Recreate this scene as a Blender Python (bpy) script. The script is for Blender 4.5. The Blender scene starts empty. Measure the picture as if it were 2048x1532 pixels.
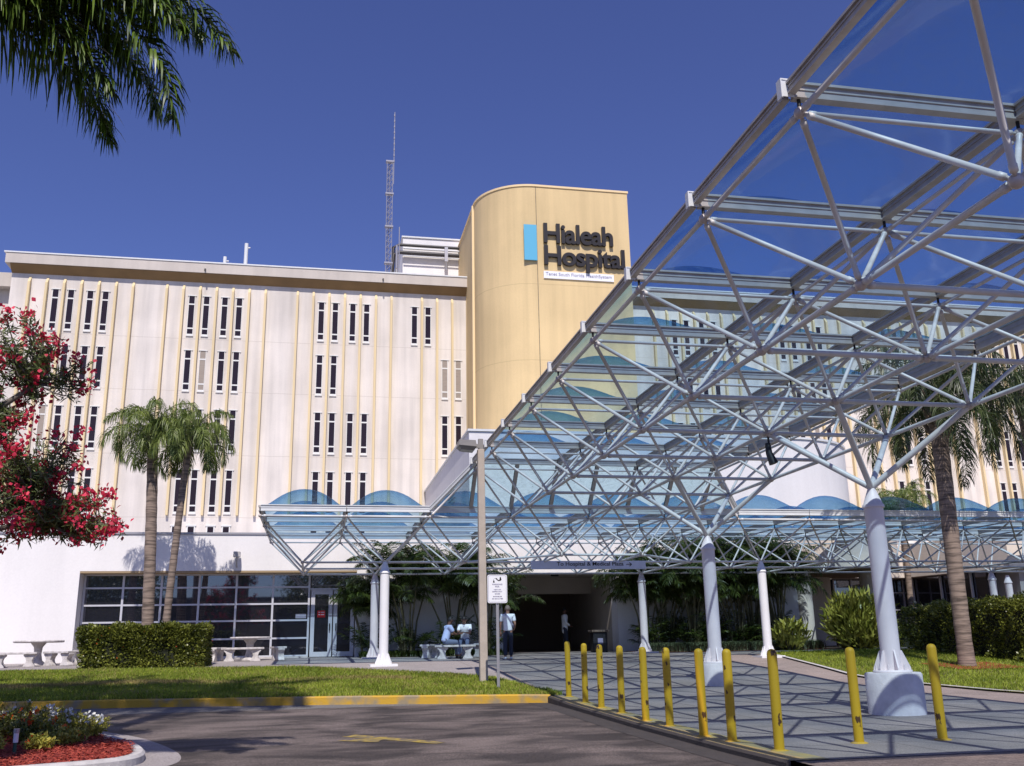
import bpy, math, random
import numpy as np
from mathutils import Vector, Matrix

SC = bpy.context.scene
COL = SC.collection
R = math.radians
random.seed(7)
RNG = np.random.default_rng(11)

# ------------------------------------------------------------------ camera, sky, sun, exposure
cam_d = bpy.data.cameras.new("camera"); cam = bpy.data.objects.new("camera", cam_d); COL.objects.link(cam)
cam_d.sensor_width = 36; cam_d.lens = 1918.6 / 2048 * 36; cam_d.clip_end = 3000; cam_d.clip_start = 0.05
CR = [[0.980472, -0.195817, -0.018173], [0.034474, 0.262119, -0.96442], [0.193613, 0.94496, 0.263751]]
r_, d_, f_ = [Vector(v) for v in CR]
m = Matrix((r_, -d_, -f_)).transposed().to_4x4()
m.translation = Vector((-4.404, -7.482, 1.2))
cam.matrix_world = m
SC.camera = cam

SUN_EL, SUN_AZ = 53.0, 7.5      # azimuth measured from -Y towards -X
sv = Vector((-math.sin(R(SUN_AZ)) * math.cos(R(SUN_EL)), -math.cos(R(SUN_AZ)) * math.cos(R(SUN_EL)), math.sin(R(SUN_EL))))
world = bpy.data.worlds.new("World"); SC.world = world; world.use_nodes = True
wn = world.node_tree; wn.nodes.clear()
sky = wn.nodes.new("ShaderNodeTexSky"); sky.sky_type = 'NISHITA'; sky.sun_disc = False
sky.sun_elevation = R(SUN_EL)
sky.sun_rotation = math.atan2(sv.x, sv.y)
sky.altitude = 0; sky.air_density = 1.0; sky.dust_density = 0.3; sky.ozone_density = 6.0
bg = wn.nodes.new("ShaderNodeBackground"); bg.inputs[1].default_value = 0.098
wo = wn.nodes.new("ShaderNodeOutputWorld")
hs = wn.nodes.new("ShaderNodeHueSaturation"); hs.inputs['Hue'].default_value = 0.520; hs.inputs['Saturation'].default_value = 1.0
wn.links.new(sky.outputs[0], hs.inputs['Color']); gn = wn.nodes.new('ShaderNodeMixRGB'); gn.blend_type = 'MULTIPLY'; gn.inputs[0].default_value = 1; gn.inputs[2].default_value = (.90,.95,1.18,1); wn.links.new(hs.outputs[0], gn.inputs[1]); wn.links.new(gn.outputs[0], bg.inputs[0]); wn.links.new(bg.outputs[0], wo.inputs[0])
sun_d = bpy.data.lights.new("sun", 'SUN'); sun_d.energy = 4.65; sun_d.angle = R(0.5); sun_d.color = (1.0, 0.94, 0.885)
sun = bpy.data.objects.new("sun", sun_d); COL.objects.link(sun)
sun.rotation_euler = (-sv).to_track_quat('-Z', 'Y').to_euler(); sun.location = (-10, -40, 60)
SC.view_settings.view_transform = 'Standard'; SC.view_settings.look = 'None'
SC.view_settings.exposure = 0.0; SC.view_settings.gamma = 1.0
SC.render.engine = 'CYCLES'
SC.cycles.max_bounces = 8; SC.cycles.transparent_max_bounces = 40; SC.cycles.diffuse_bounces = 3
SC.cycles.use_denoising = True

# ------------------------------------------------------------------ ground heights
def gz(Y): return float(np.interp(Y, [-60, 4, 7.2, 11, 14.4, 18, 21.6, 26, 28.8, 40, 200], [0, 0, .03, .1, .22, .47, .7, .85, .9, 1.0, 1.0]))
def gr(Y): return float(np.interp(Y, [-60, 4, 7.2, 11, 15, 200], [-.07, -.07, -.045, .015, .06, .06]))

# ------------------------------------------------------------------ mesh helpers
class MB:
    def __init__(s): s.v = []; s.f = []; s.sm = []
    def add(s, vs, fs, smooth=False):
        n = len(s.v); s.v.extend([tuple(v) for v in vs])
        for f in fs: s.f.append(tuple(i + n for i in f)); s.sm.append(smooth)
        return s
    def box(s, x0, x1, y0, y1, z0, z1):
        return s.add([(x0,y0,z0),(x1,y0,z0),(x1,y1,z0),(x0,y1,z0),(x0,y0,z1),(x1,y0,z1),(x1,y1,z1),(x0,y1,z1)],
                     [(0,3,2,1),(4,5,6,7),(0,1,5,4),(1,2,6,5),(2,3,7,6),(3,0,4,7)])
    def bar(s, a, b, w, h, up=(0,0,1)):
        a = Vector(a); b = Vector(b); d = (b - a).normalized(); up = Vector(up)
        x = d.cross(up).normalized() * (w / 2); y = x.cross(d).normalized() * (h / 2)
        vs = [p + sx * x + sy * y for p in (a, b) for sx, sy in ((-1,-1),(1,-1),(1,1),(-1,1))]
        return s.add(vs, [(0,1,2,3),(7,6,5,4),(0,4,5,1),(1,5,6,2),(2,6,7,3),(3,7,4,0)])
    def tube(s, pts, rad, n=8, cap=True, smooth=True):
        pts = [Vector(p) for p in pts]; k = len(pts)
        if not hasattr(rad, '__len__'): rad = [rad] * k
        rad = [float(q) for q in rad]
        vs = []; px = None
        for i, p in enumerate(pts):
            d = (pts[min(i+1,k-1)] - pts[max(i-1,0)]).normalized()
            ref = Vector((0,0,1)) if abs(d.z) < .95 else Vector((1,0,0))
            x = d.cross(ref).normalized() if px is None else (px - d * px.dot(d)).normalized()
            px = x; y = d.cross(x)
            for j in range(n):
                a = 2 * math.pi * j / n
                vs.append(p + rad[i] * (math.cos(a) * x + math.sin(a) * y))
        fs = [(i*n+j, i*n+(j+1)%n, (i+1)*n+(j+1)%n, (i+1)*n+j) for i in range(k-1) for j in range(n)]
        s.add(vs, fs, smooth)
        if cap:
            s.add(vs[:n], [tuple(range(n))]); s.add(vs[-n:], [tuple(reversed(range(n)))])
        return s
    def lathe(s, c, prof, n=20, smooth=True):
        c = Vector(c); k = len(prof)
        vs = [(c.x + r*math.cos(2*math.pi*j/n), c.y + r*math.sin(2*math.pi*j/n), c.z + z) for r, z in prof for j in range(n)]
        fs = [(i*n+j, i*n+(j+1)%n, (i+1)*n+(j+1)%n, (i+1)*n+j) for i in range(k-1) for j in range(n)]
        s.add(vs, fs, smooth)
        s.add(vs[:n], [tuple(reversed(range(n)))]); s.add(vs[-n:], [tuple(range(n))])
        return s
    def prism(s, poly, z0, z1):          # poly ccw in XY
        n = len(poly)
        vs = [(x,y,z0) for x,y in poly] + [(x,y,z1) for x,y in poly]
        return s.add(vs, [tuple(reversed(range(n))), tuple(range(n,2*n))] + [(i,(i+1)%n,n+(i+1)%n,n+i) for i in range(n)])
    def prism_y(s, poly, y0, y1):        # poly in XZ
        n = len(poly)
        vs = [(x,y0,z) for x,z in poly] + [(x,y1,z) for x,z in poly]
        return s.add(vs, [tuple(range(n)), tuple(reversed(range(n,2*n)))] + [(i,n+i,n+(i+1)%n,(i+1)%n) for i in range(n)])
    def prism_x(s, poly, x0, x1):        # poly in YZ
        n = len(poly)
        vs = [(x0,y,z) for y,z in poly] + [(x1,y,z) for y,z in poly]
        return s.add(vs, [tuple(reversed(range(n))), tuple(range(n,2*n))] + [(i,(i+1)%n,n+(i+1)%n,n+i) for i in range(n)])
    def sphere(s, c, r, n=10, k=6, sc=(1,1,1)):
        vs = []; 
        for i in range(k+1):
            t = math.pi * i / k
            for j in range(n):
                a = 2*math.pi*j/n
                vs.append((c[0]+r*sc[0]*math.sin(t)*math.cos(a), c[1]+r*sc[1]*math.sin(t)*math.sin(a), c[2]+r*sc[2]*math.cos(t)))
        return s.add(vs, [(i*n+j, (i+1)*n+j, (i+1)*n+(j+1)%n, i*n+(j+1)%n) for i in range(k) for j in range(n)], True)
    def build(s, name, mat, parent=None, bevel=0):
        me = bpy.data.meshes.new(name); me.from_pydata(s.v, [], s.f); me.update()
        me.polygons.foreach_set("use_smooth", s.sm)
        if isinstance(mat, (list, tuple)):
            for q in mat: me.materials.append(q)
        elif mat: me.materials.append(mat)
        o = bpy.data.objects.new(name, me); COL.objects.link(o)
        if parent: put(o, parent)
        if bevel:
            b = o.modifiers.new("bevel", 'BEVEL'); b.width = bevel; b.segments = 2; b.limit_method = 'ANGLE'
        return o
def put(o, parent):
    o.parent = parent
    if parent.type == 'EMPTY': o.matrix_parent_inverse = Matrix.Translation(-Vector(parent.location))
def thing(name, label, cat, loc=(0,0,0), group=None, kind=None):
    o = bpy.data.objects.new(name, None); COL.objects.link(o); o.location = loc; o.empty_display_size = .2
    o['label'] = label; o['category'] = cat
    if group: o['group'] = group
    if kind: o['kind'] = kind
    return o
def tag(o, label, cat, group=None, kind=None):
    o['label'] = label; o['category'] = cat
    if group: o['group'] = group
    if kind: o['kind'] = kind
    return o
def B(): return MB()

# quads as leaves, vectorised:  centre line c0->c1->c2 with half width vector w
def ribbons(P, Wd, mat_name=None):
    """P: (n,k,3) spine points, Wd: (n,k,3) half-width vectors -> verts, faces"""
    n, k, _ = P.shape
    V = np.stack([P - Wd, P + Wd], 2).reshape(-1, 3)
    base = (np.arange(n) * k * 2)[:, None] + (np.arange(k-1) * 2)[None, :]
    F = np.stack([base, base+1, base+3, base+2], -1).reshape(-1, 4)
    return V, F
def quadmesh(name, V, F, mat, parent=None, smooth=False):
    me = bpy.data.meshes.new(name)
    me.vertices.add(len(V)); me.vertices.foreach_set("co", np.ascontiguousarray(V, dtype=np.float32).ravel())
    k = F.shape[1]
    me.loops.add(F.size); me.loops.foreach_set("vertex_index", F.astype(np.int32).ravel())
    me.polygons.add(len(F)); me.polygons.foreach_set("loop_start", np.arange(len(F), dtype=np.int32) * k)
    me.polygons.foreach_set("loop_total", np.full(len(F), k, dtype=np.int32))
    if smooth: me.polygons.foreach_set("use_smooth", np.ones(len(F), dtype=bool))
    me.update(calc_edges=True); me.validate()
    me.materials.append(mat)
    o = bpy.data.objects.new(name, me); COL.objects.link(o)
    if parent: put(o, parent)
    return o

# ------------------------------------------------------------------ materials
def nodes(name):
    mt = bpy.data.materials.new(name); mt.use_nodes = True
    nt = mt.node_tree; return mt, nt, nt.nodes["Principled BSDF"]
def mat(name, col, rough=.6, metal=0, var=0, scale=3, bump=0, bscale=40, col2=None, spec=None, stretch=None, detail=6, contrast=(.3,.7)):
    mt, nt, p = nodes(name)
    p.inputs['Roughness'].default_value = rough; p.inputs['Metallic'].default_value = metal
    if spec is not None: p.inputs['Specular IOR Level'].default_value = spec
    p.inputs['Base Color'].default_value = (*col, 1)
    if var or col2 or bump:
        tc = nt.nodes.new("ShaderNodeTexCoord"); mp = nt.nodes.new("ShaderNodeMapping")
        nt.links.new(tc.outputs['Object'], mp.inputs[0])
        if stretch: mp.inputs['Scale'].default_value = stretch
    if var or col2:
        nz = nt.nodes.new("ShaderNodeTexNoise"); nz.inputs['Scale'].default_value = scale; nz.inputs['Detail'].default_value = detail
        nt.links.new(mp.outputs[0], nz.inputs['Vector'])
        cr = nt.nodes.new("ShaderNodeValToRGB"); nt.links.new(nz.outputs[0], cr.inputs[0])
        c2 = col2 if col2 else tuple(c * (1 - var) for c in col)
        cr.color_ramp.elements[0].position = contrast[0]; cr.color_ramp.elements[1].position = contrast[1]
        cr.color_ramp.elements[0].color = (*c2, 1); cr.color_ramp.elements[1].color = (*col, 1)
        nt.links.new(cr.outputs[0], p.inputs['Base Color'])
    if bump:
        n2 = nt.nodes.new("ShaderNodeTexNoise"); n2.inputs['Scale'].default_value = bscale; n2.inputs['Detail'].default_value = 5
        nt.links.new(mp.outputs[0], n2.inputs['Vector'])
        bp = nt.nodes.new("ShaderNodeBump"); bp.inputs['Strength'].default_value = bump; bp.inputs['Distance'].default_value = .02
        nt.links.new(n2.outputs[0], bp.inputs['Height']); nt.links.new(bp.outputs[0], p.inputs['Normal'])
    return mt
def leafmat(name, c1, c2, scale=2.0, rough=.45, trans=.25, lowspec=.4):
    mt, nt, p = nodes(name)
    tc = nt.nodes.new("ShaderNodeTexCoord")
    nz = nt.nodes.new("ShaderNodeTexNoise"); nz.inputs['Scale'].default_value = scale; nz.inputs['Detail'].default_value = 4
    nt.links.new(tc.outputs['Object'], nz.inputs['Vector'])
    ge = nt.nodes.new("ShaderNodeNewGeometry")
    mx = nt.nodes.new("ShaderNodeMath"); mx.operation = 'MULTIPLY_ADD'; mx.inputs[1].default_value = .55; 
    nt.links.new(ge.outputs['Random Per Island'], mx.inputs[0])
    sb = nt.nodes.new("ShaderNodeMath"); sb.operation = 'SUBTRACT'; sb.inputs[1].default_value = .28
    nt.links.new(nz.outputs[0], sb.inputs[0]); nt.links.new(sb.outputs[0], mx.inputs[2])
    cr = nt.nodes.new("ShaderNodeValToRGB"); nt.links.new(mx.outputs[0], cr.inputs[0])
    cr.color_ramp.elements[0].position = .2; cr.color_ramp.elements[1].position = .8
    cr.color_ramp.elements[0].color = (*c1, 1); cr.color_ramp.elements[1].color = (*c2, 1)
    nt.links.new(cr.outputs[0], p.inputs['Base Color'])
    p.inputs['Roughness'].default_value = rough; p.inputs['Specular IOR Level'].default_value = lowspec
    if trans:
        tr = nt.nodes.new("ShaderNodeBsdfTranslucent"); nt.links.new(cr.outputs[0], tr.inputs[0])
        ms = nt.nodes.new("ShaderNodeMixShader"); ms.inputs[0].default_value = trans
        out = nt.nodes["Material Output"]
        nt.links.new(p.outputs[0], ms.inputs[1]); nt.links.new(tr.outputs[0], ms.inputs[2]); nt.links.new(ms.outputs[0], out.inputs[0])
    return mt
def wallmat(name, col, dirt=.12, streak=.1, joint=None, bump=.3, rough=.85):
    """painted render wall: large stains, vertical streaks, fine grain"""
    mt, nt, p = nodes(name); L = nt.links.new; N = nt.nodes.new
    tc = N("ShaderNodeTexCoord")
    def noise(sc, stretch, det=5):
        mp = N("ShaderNodeMapping"); mp.inputs['Scale'].default_value = stretch; L(tc.outputs['Object'], mp.inputs[0])
        n = N("ShaderNodeTexNoise"); n.inputs['Scale'].default_value = sc; n.inputs['Detail'].default_value = det; L(mp.outputs[0], n.inputs['Vector']); return n
    a = noise(.35, (1,1,1)); b = noise(1.0, (2.2,2.2,.12)); c = noise(14, (1,1,1))
    def mr(n, lo, hi, t0, t1):
        q = N("ShaderNodeMapRange"); q.inputs[1].default_value = lo; q.inputs[2].default_value = hi
        q.inputs[3].default_value = t0; q.inputs[4].default_value = t1; L(n.outputs[0], q.inputs[0]); return q
    m1 = mr(a, .35, .65, 1 - dirt, 1); m2 = mr(b, .4, .7, 1, 1 - streak); m3 = mr(c, .3, .7, .95, 1.0)
    x = N("ShaderNodeMath"); x.operation = 'MULTIPLY'; L(m1.outputs[0], x.inputs[0]); L(m2.outputs[0], x.inputs[1])
    y = N("ShaderNodeMath"); y.operation = 'MULTIPLY'; L(x.outputs[0], y.inputs[0]); L(m3.outputs[0], y.inputs[1])
    v = N("ShaderNodeVectorMath"); v.operation = 'SCALE'; v.inputs[0].default_value = col; L(y.outputs[0], v.inputs['Scale'])
    last = v.outputs[0]
    if joint:       # list of heights (world z) of thin dark construction joints
        sx = N("ShaderNodeSeparateXYZ"); L(tc.outputs['Object'], sx.inputs[0])
        wob = N("ShaderNodeMath"); wob.operation = 'MULTIPLY_ADD'; L(b.outputs[0], wob.inputs[0]); wob.inputs[1].default_value = .06; L(sx.outputs[2], wob.inputs[2])
        for jz in joint:
            s1 = N("ShaderNodeMath"); s1.operation = 'SUBTRACT'; L(wob.outputs[0], s1.inputs[0]); s1.inputs[1].default_value = jz
            s2 = N("ShaderNodeMath"); s2.operation = 'ABSOLUTE'; L(s1.outputs[0], s2.inputs[0])
            s3 = N("ShaderNodeMath"); s3.operation = 'LESS_THAN'; L(s2.outputs[0], s3.inputs[0]); s3.inputs[1].default_value = .02
            s4 = N("ShaderNodeMath"); s4.operation = 'MULTIPLY'; L(s3.outputs[0], s4.inputs[0]); s4.inputs[1].default_value = .3
            mc = N("ShaderNodeMixRGB"); mc.inputs[2].default_value = (col[0]*.45, col[1]*.42, col[2]*.38, 1)
            L(s4.outputs[0], mc.inputs[0]); L(last, mc.inputs[1]); last = mc.outputs[0]
    L(last, p.inputs['Base Color']); p.inputs['Roughness'].default_value = rough; p.inputs['Specular IOR Level'].default_value = .25
    if bump:
        d = noise(60, (1,1,1)); bp = N("ShaderNodeBump"); bp.inputs['Strength'].default_value = bump; bp.inputs['Distance'].default_value = .01
        L(d.outputs[0], bp.inputs['Height']); L(bp.outputs[0], p.inputs['Normal'])
    return mt
def glassmat(name, tint, edge, gl=.06, milk=.05, milkcol=(.6,.75,.85), frs=.8, rough=.04):
    """thin tinted acrylic sheet: tinted transmission, mirror coat, faint milky haze"""
    mt, nt, p = nodes(name); N = nt.nodes.new; L = nt.links.new; nt.nodes.remove(p)
    lw = N("ShaderNodeLayerWeight"); lw.inputs[0].default_value = .35
    cr = N("ShaderNodeMixRGB"); cr.inputs[1].default_value = (*tint, 1); cr.inputs[2].default_value = (*edge, 1); L(lw.outputs['Facing'], cr.inputs[0])
    tr = N("ShaderNodeBsdfTransparent"); L(cr.outputs[0], tr.inputs[0])
    df = N("ShaderNodeBsdfDiffuse"); df.inputs[0].default_value = (*milkcol, 1)
    nz = N("ShaderNodeTexNoise"); nz.inputs['Scale'].default_value = 2.2; nz.inputs['Detail'].default_value = 10; nz.inputs['Distortion'].default_value = 3.5
    tc = N("ShaderNodeTexCoord"); mp = N("ShaderNodeMapping"); mp.inputs['Scale'].default_value = (1, 2.2, 1); L(tc.outputs['Object'], mp.inputs[0]); L(mp.outputs[0], nz.inputs['Vector'])
    mr = N("ShaderNodeMapRange"); mr.inputs[1].default_value = .45; mr.inputs[2].default_value = .72; mr.inputs[3].default_value = milk * .5; mr.inputs[4].default_value = milk * 2.2; L(nz.outputs[0], mr.inputs[0])
    m1 = N("ShaderNodeMixShader"); L(mr.outputs[0], m1.inputs[0]); L(tr.outputs[0], m1.inputs[1]); L(df.outputs[0], m1.inputs[2])
    gs = N("ShaderNodeBsdfGlossy"); gs.inputs['Roughness'].default_value = rough; gs.inputs[0].default_value = (.9,.95,1,1)
    fr = N("ShaderNodeFresnel"); fr.inputs[0].default_value = 1.4
    ma = N("ShaderNodeMath"); ma.operation = 'MULTIPLY_ADD'; L(fr.outputs[0], ma.inputs[0]); ma.inputs[1].default_value = frs; ma.inputs[2].default_value = gl - .02; ma.use_clamp = True
    m2 = N("ShaderNodeMixShader"); L(ma.outputs[0], m2.inputs[0]); L(m1.outputs[0], m2.inputs[1]); L(gs.outputs[0], m2.inputs[2])
    L(m2.outputs[0], nt.nodes["Material Output"].inputs[0])
    return mt
def darkglass(name, base=(.012,.013,.018), refl=.22, rough=.015, tint=(.85,.88,1)):
    mt, nt, p = nodes(name); N = nt.nodes.new; L = nt.links.new
    p.inputs['Base Color'].default_value = (*base, 1); p.inputs['Roughness'].default_value = .3
    gs = N("ShaderNodeBsdfGlossy"); gs.inputs['Roughness'].default_value = rough; gs.inputs[0].default_value = (*tint, 1)
    fr = N("ShaderNodeFresnel"); fr.inputs[0].default_value = 1.5
    ma = N("ShaderNodeMath"); ma.operation = 'ADD'; L(fr.outputs[0], ma.inputs[0]); ma.inputs[1].default_value = refl; ma.use_clamp = True
    m2 = N("ShaderNodeMixShader"); L(ma.outputs[0], m2.inputs[0]); L(p.outputs[0], m2.inputs[1]); L(gs.outputs[0], m2.inputs[2])
    L(m2.outputs[0], nt.nodes["Material Output"].inputs[0]); return mt

M = {}
M['facade'] = wallmat("stucco facade", (.83,.76,.69), dirt=.17, streak=.20, joint=[17.75,14.8,11.3,7.98])
M['facade_plain'] = wallmat("stucco band", (.64,.575,.51), dirt=.12, streak=.1)
M['rib'] = mat("ochre rib paint", (.78,.62,.36), .8, var=.15, scale=1.5, stretch=(1,1,.15))
M['white'] = wallmat("white paint wall", (.89,.86,.84), dirt=.05, streak=.05, bump=.15)
M['white2'] = wallmat("white stucco box", (.80,.78,.77), dirt=.05, streak=.05, bump=.15)
M['cream'] = wallmat("cream wall", (.78,.69,.60), dirt=.08, streak=.06, bump=.2)
M['yellowwall'] = wallmat("yellow tower paint", (.80,.60,.32), dirt=.10, streak=.12, joint=[19.72,15.5], bump=.15)
M['yellowtrim'] = mat("yellow trim", (.84,.64,.36), .7)
M['slit_frame'] = mat("white window frame", (.74,.73,.70), .5)
M['slitglass'] = mat("dark slit glass", (.022,.014,.020), .25, spec=.3)
M['curtain'] = mat("pale curtain pane", (.36,.30,.25), .6, var=.25, scale=3, stretch=(1,1,8))
M['winglass'] = darkglass("window wall glass", (.008,.008,.011), .13, .02)
M['alu'] = mat("brushed aluminium frame", (.62,.62,.66), .45, .25)
M['steel'] = mat("pale painted steel", (.68,.655,.64), .42, 0, var=.16, scale=5, stretch=(1,1,1), spec=.5)
M['steelw'] = mat("white painted gutter steel", (.74,.75,.75), .45, 0, var=.1, scale=4)
M['rail'] = mat("grey glazing rail", (.50,.47,.44), .5, 0.1, var=.2, scale=6)
M['hub'] = mat("node hub steel", (.52,.46,.43), .45, .2)
M['column'] = mat("painted column", (.82,.72,.71), .5, 0, var=.1, scale=2.5)
M['colwhite'] = mat("white painted column", (.84,.83,.84), .5, 0, var=.05, scale=2.5)
M['pedestal'] = mat("painted concrete pedestal", (.76,.69,.68), .8, 0, var=.22, scale=6, bump=.3)
M['dome'] = glassmat("blue acrylic dome", (.62,.795,.88), (.22,.44,.70), gl=.02, milk=.045, milkcol=(.45,.62,.78), frs=.12, rough=.16)
M['slope'] = glassmat("blue sloped glazing", (.64,.84,.88), (.35,.6,.75), gl=.04, milk=.14, milkcol=(.6,.8,.88))
M['letter'] = mat("dark letter", (.014,.010,.010), .45)
M['signwhite'] = mat("white sign panel", (.86,.86,.88), .5)
M['signblue'] = mat("blue sign panel", (.10,.42,.62), .5)
M['greytext'] = mat("grey violet text", (.28,.26,.38), .6)
M['hangsign'] = mat("blue grey hanging sign", (.72,.74,.86), .5, var=.08, scale=2)
M['bollard'] = mat("yellow bollard paint", (.58,.345,.012), .55, col2=(.09,.04,.012), scale=8, contrast=(.352,.366), spec=.4, stretch=(1,1,.6))
M['galv'] = mat("galvanised post", (.42,.41,.43), .5, .6)
M['polec'] = mat("concrete lamp post", (.50,.43,.36), .85, var=.15, scale=5, bump=.3)
M['lampmetal'] = mat("bronze grey lamp housing", (.30,.28,.25), .5, .3)
M['lamplens'] = mat("frosted lens", (.55,.55,.55), .3)
M['black'] = mat("black metal", (.012,.012,.014), .5)
M['conc'] = mat("weathered concrete bench", (.66,.62,.60), .85, col2=(.36,.33,.31), scale=7, bump=.4, contrast=(.25,.6))
M['antenna'] = mat("galvanised lattice", (.30,.30,.36), .6, .2)
M['pipe'] = mat("dark pipe", (.05,.045,.045), .5)
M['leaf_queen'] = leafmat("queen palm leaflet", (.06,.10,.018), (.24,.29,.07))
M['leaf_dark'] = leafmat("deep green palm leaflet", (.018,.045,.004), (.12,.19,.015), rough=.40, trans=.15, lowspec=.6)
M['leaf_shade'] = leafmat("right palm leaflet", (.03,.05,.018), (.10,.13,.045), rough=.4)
M['leaf_areca'] = leafmat("areca leaflet", (.02,.04,.008), (.12,.15,.03), rough=.4)
M['leaf_hedge'] = leafmat("hedge leaf", (.045,.06,.010), (.25,.27,.045), scale=3, rough=.3, trans=.2)
M['leaf_ginger'] = leafmat("shell ginger leaf", (.14,.16,.02), (.55,.50,.09), scale=3, rough=.4)
M['leaf_ole'] = leafmat("oleander leaf", (.045,.07,.025), (.20,.25,.08), rough=.5)
M['pink'] = leafmat("pink oleander petal", (.50,.012,.05), (.90,.08,.15), scale=5, rough=.6, trans=.3)
M['trunk'] = mat("ringed palm trunk", (.31,.235,.185), .9, col2=(.10,.075,.06), scale=2.0, stretch=(.9,.9,9), bump=.6, bscale=9, contrast=(.35,.6))
M['boot'] = mat("palm leaf base", (.26,.20,.15), .9, col2=(.12,.09,.06), scale=5)
M['cane'] = mat("areca cane", (.17,.15,.07), .6, col2=(.08,.07,.03), scale=4)
M['rachis'] = mat("frond stalk", (.12,.14,.04), .5)
M['bark'] = mat("oleander bark", (.20,.17,.14), .9, var=.3, scale=6)
M['skin_dark'] = mat("brown skin", (.16,.075,.045), .55)
M['skin_tan'] = mat("tan skin", (.34,.18,.12), .55)
M['hair'] = mat("black hair", (.012,.010,.010), .6)
M['greyhair'] = mat("cropped grey hair", (.22,.16,.13), .7)
M['shirt_blue'] = mat("pale blue shirt", (.52,.60,.86), .8)
M['shirt_white'] = mat("white shirt", (.84,.86,.90), .8)
M['navy'] = mat("dark navy trousers", (.02,.026,.05), .8)
M['greyblue'] = mat("slate trousers", (.13,.16,.25), .8)
M['shoe_white'] = mat("white trainer", (.75,.75,.75), .6)
M['shoe_black'] = mat("black shoe", (.02,.02,.02), .5)
M['red'] = mat("red notice", (.75,.02,.02), .5)
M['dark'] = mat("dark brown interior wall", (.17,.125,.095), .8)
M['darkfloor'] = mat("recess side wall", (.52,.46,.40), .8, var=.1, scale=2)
M['mulch'] = mat("red mulch", (.42,.055,.03), .95, col2=(.16,.015,.012), scale=26, bump=1.0, bscale=45)
M['plaster'] = mat("pale kerb concrete", (.60,.57,.55), .85, var=.3, scale=5, bump=.3)
M['soil'] = mat("planting soil", (.10,.06,.04), .95, var=.4, scale=8)
M['garage'] = mat("far parking deck", (.14,.12,.12), .9)
M['brownsoffit'] = mat("soffit paint", (.36,.26,.15), .8)
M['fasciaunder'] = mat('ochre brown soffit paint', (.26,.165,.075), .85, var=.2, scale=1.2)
M['wallgrey'] = wallmat("grey beige wall", (.42,.38,.36), dirt=.1, streak=.05)

# ================================================================== GROUND
def sheet(name, us, lo, hi, zf, mt, axis='x', n=14, kind='structure'):
    vs = []; fs = []
    for u in us:
        a, b = lo(u), hi(u)
        for k in range(n + 1):
            t = a + (b - a) * k / n
            x, y = (u, t) if axis == 'x' else (t, u)
            vs.append((x, y, zf(y)))
    nu = len(us)
    for i in range(nu - 1):
        for k in range(n):
            q = (i*(n+1)+k, (i+1)*(n+1)+k, (i+1)*(n+1)+k+1, i*(n+1)+k+1)
            fs.append(q if axis == 'x' else q[::-1])
    mb = MB(); mb.add(vs, fs, True); o = mb.build(name, mt)
    if kind: o['kind'] = kind
    return o
Yk = lambda x: float(np.interp(x, [-40,-10.6,-7.7,-3.6,.27,.6], [15.8,14.7,14.5,13.9,13.0,12.75]))      # kerb face
Yt = lambda x: float(np.interp(x, [-40,-12.9,-8.8,-4.8,-3.4,-.9,.07,.6], [22.6,22.4,21.9,21.5,20.4,18.3,17.1,14.3]))   # back edge of lawn
Xr = lambda y: float(np.interp(y, [-5,10.1,12.8,15.6,22.9,24.4], [10.6,9.46,9.08,8.86,10.18,11.4]))     # right edge of plaza

def paving(name, col, col2, joint=None):
    mt, nt, p = nodes(name); N = nt.nodes.new; L = nt.links.new
    tc = N("ShaderNodeTexCoord"); nz = N("ShaderNodeTexNoise"); nz.inputs['Scale'].default_value = .8; nz.inputs['Detail'].default_value = 10; nz.inputs['Roughness'].default_value = .65
    L(tc.outputs['Object'], nz.inputs['Vector'])
    cr = N("ShaderNodeValToRGB"); cr.color_ramp.elements[0].position = .35; cr.color_ramp.elements[1].position = .68
    cr.color_ramp.elements[0].color = (*col2, 1); cr.color_ramp.elements[1].color = (*col, 1); L(nz.outputs[0], cr.inputs[0]); last = cr.outputs[0]
    fine = N("ShaderNodeTexNoise"); fine.inputs['Scale'].default_value = 50; fine.inputs['Detail'].default_value = 3; L(tc.outputs['Object'], fine.inputs['Vector'])
    mm = N("ShaderNodeMixRGB"); mm.blend_type = 'OVERLAY'; mm.inputs[0].default_value = .9; L(last, mm.inputs[1]); L(fine.outputs[0], mm.inputs[2]); last = mm.outputs[0]
    if joint:
        br = N("ShaderNodeTexBrick"); br.offset = joint[3]; br.inputs['Color1'].default_value = (1,1,1,1); br.inputs['Color2'].default_value = (joint[4],)*3 + (1,)
        br.inputs['Mortar'].default_value = (.35,.33,.32,1); br.inputs['Scale'].default_value = 1; br.inputs['Mortar Size'].default_value = joint[2]
        br.inputs['Brick Width'].default_value = joint[0]; br.inputs['Row Height'].default_value = joint[1]
        L(tc.outputs['Object'], br.inputs['Vector'])
        m3 = N("ShaderNodeMixRGB"); m3.blend_type = 'MULTIPLY'; m3.inputs[0].default_value = .8; L(last, m3.inputs[1]); L(br.outputs[0], m3.inputs[2]); last = m3.outputs[0]
    L(last, p.inputs['Base Color']); p.inputs['Roughness'].default_value = .85; p.inputs['Specular IOR Level'].default_value = .3
    bp = N("ShaderNodeBump"); bp.inputs['Strength'].default_value = .4; bp.inputs['Distance'].default_value = .01; L(fine.outputs[0], bp.inputs['Height']); L(bp.outputs[0], p.inputs['Normal'])
    return mt
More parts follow.
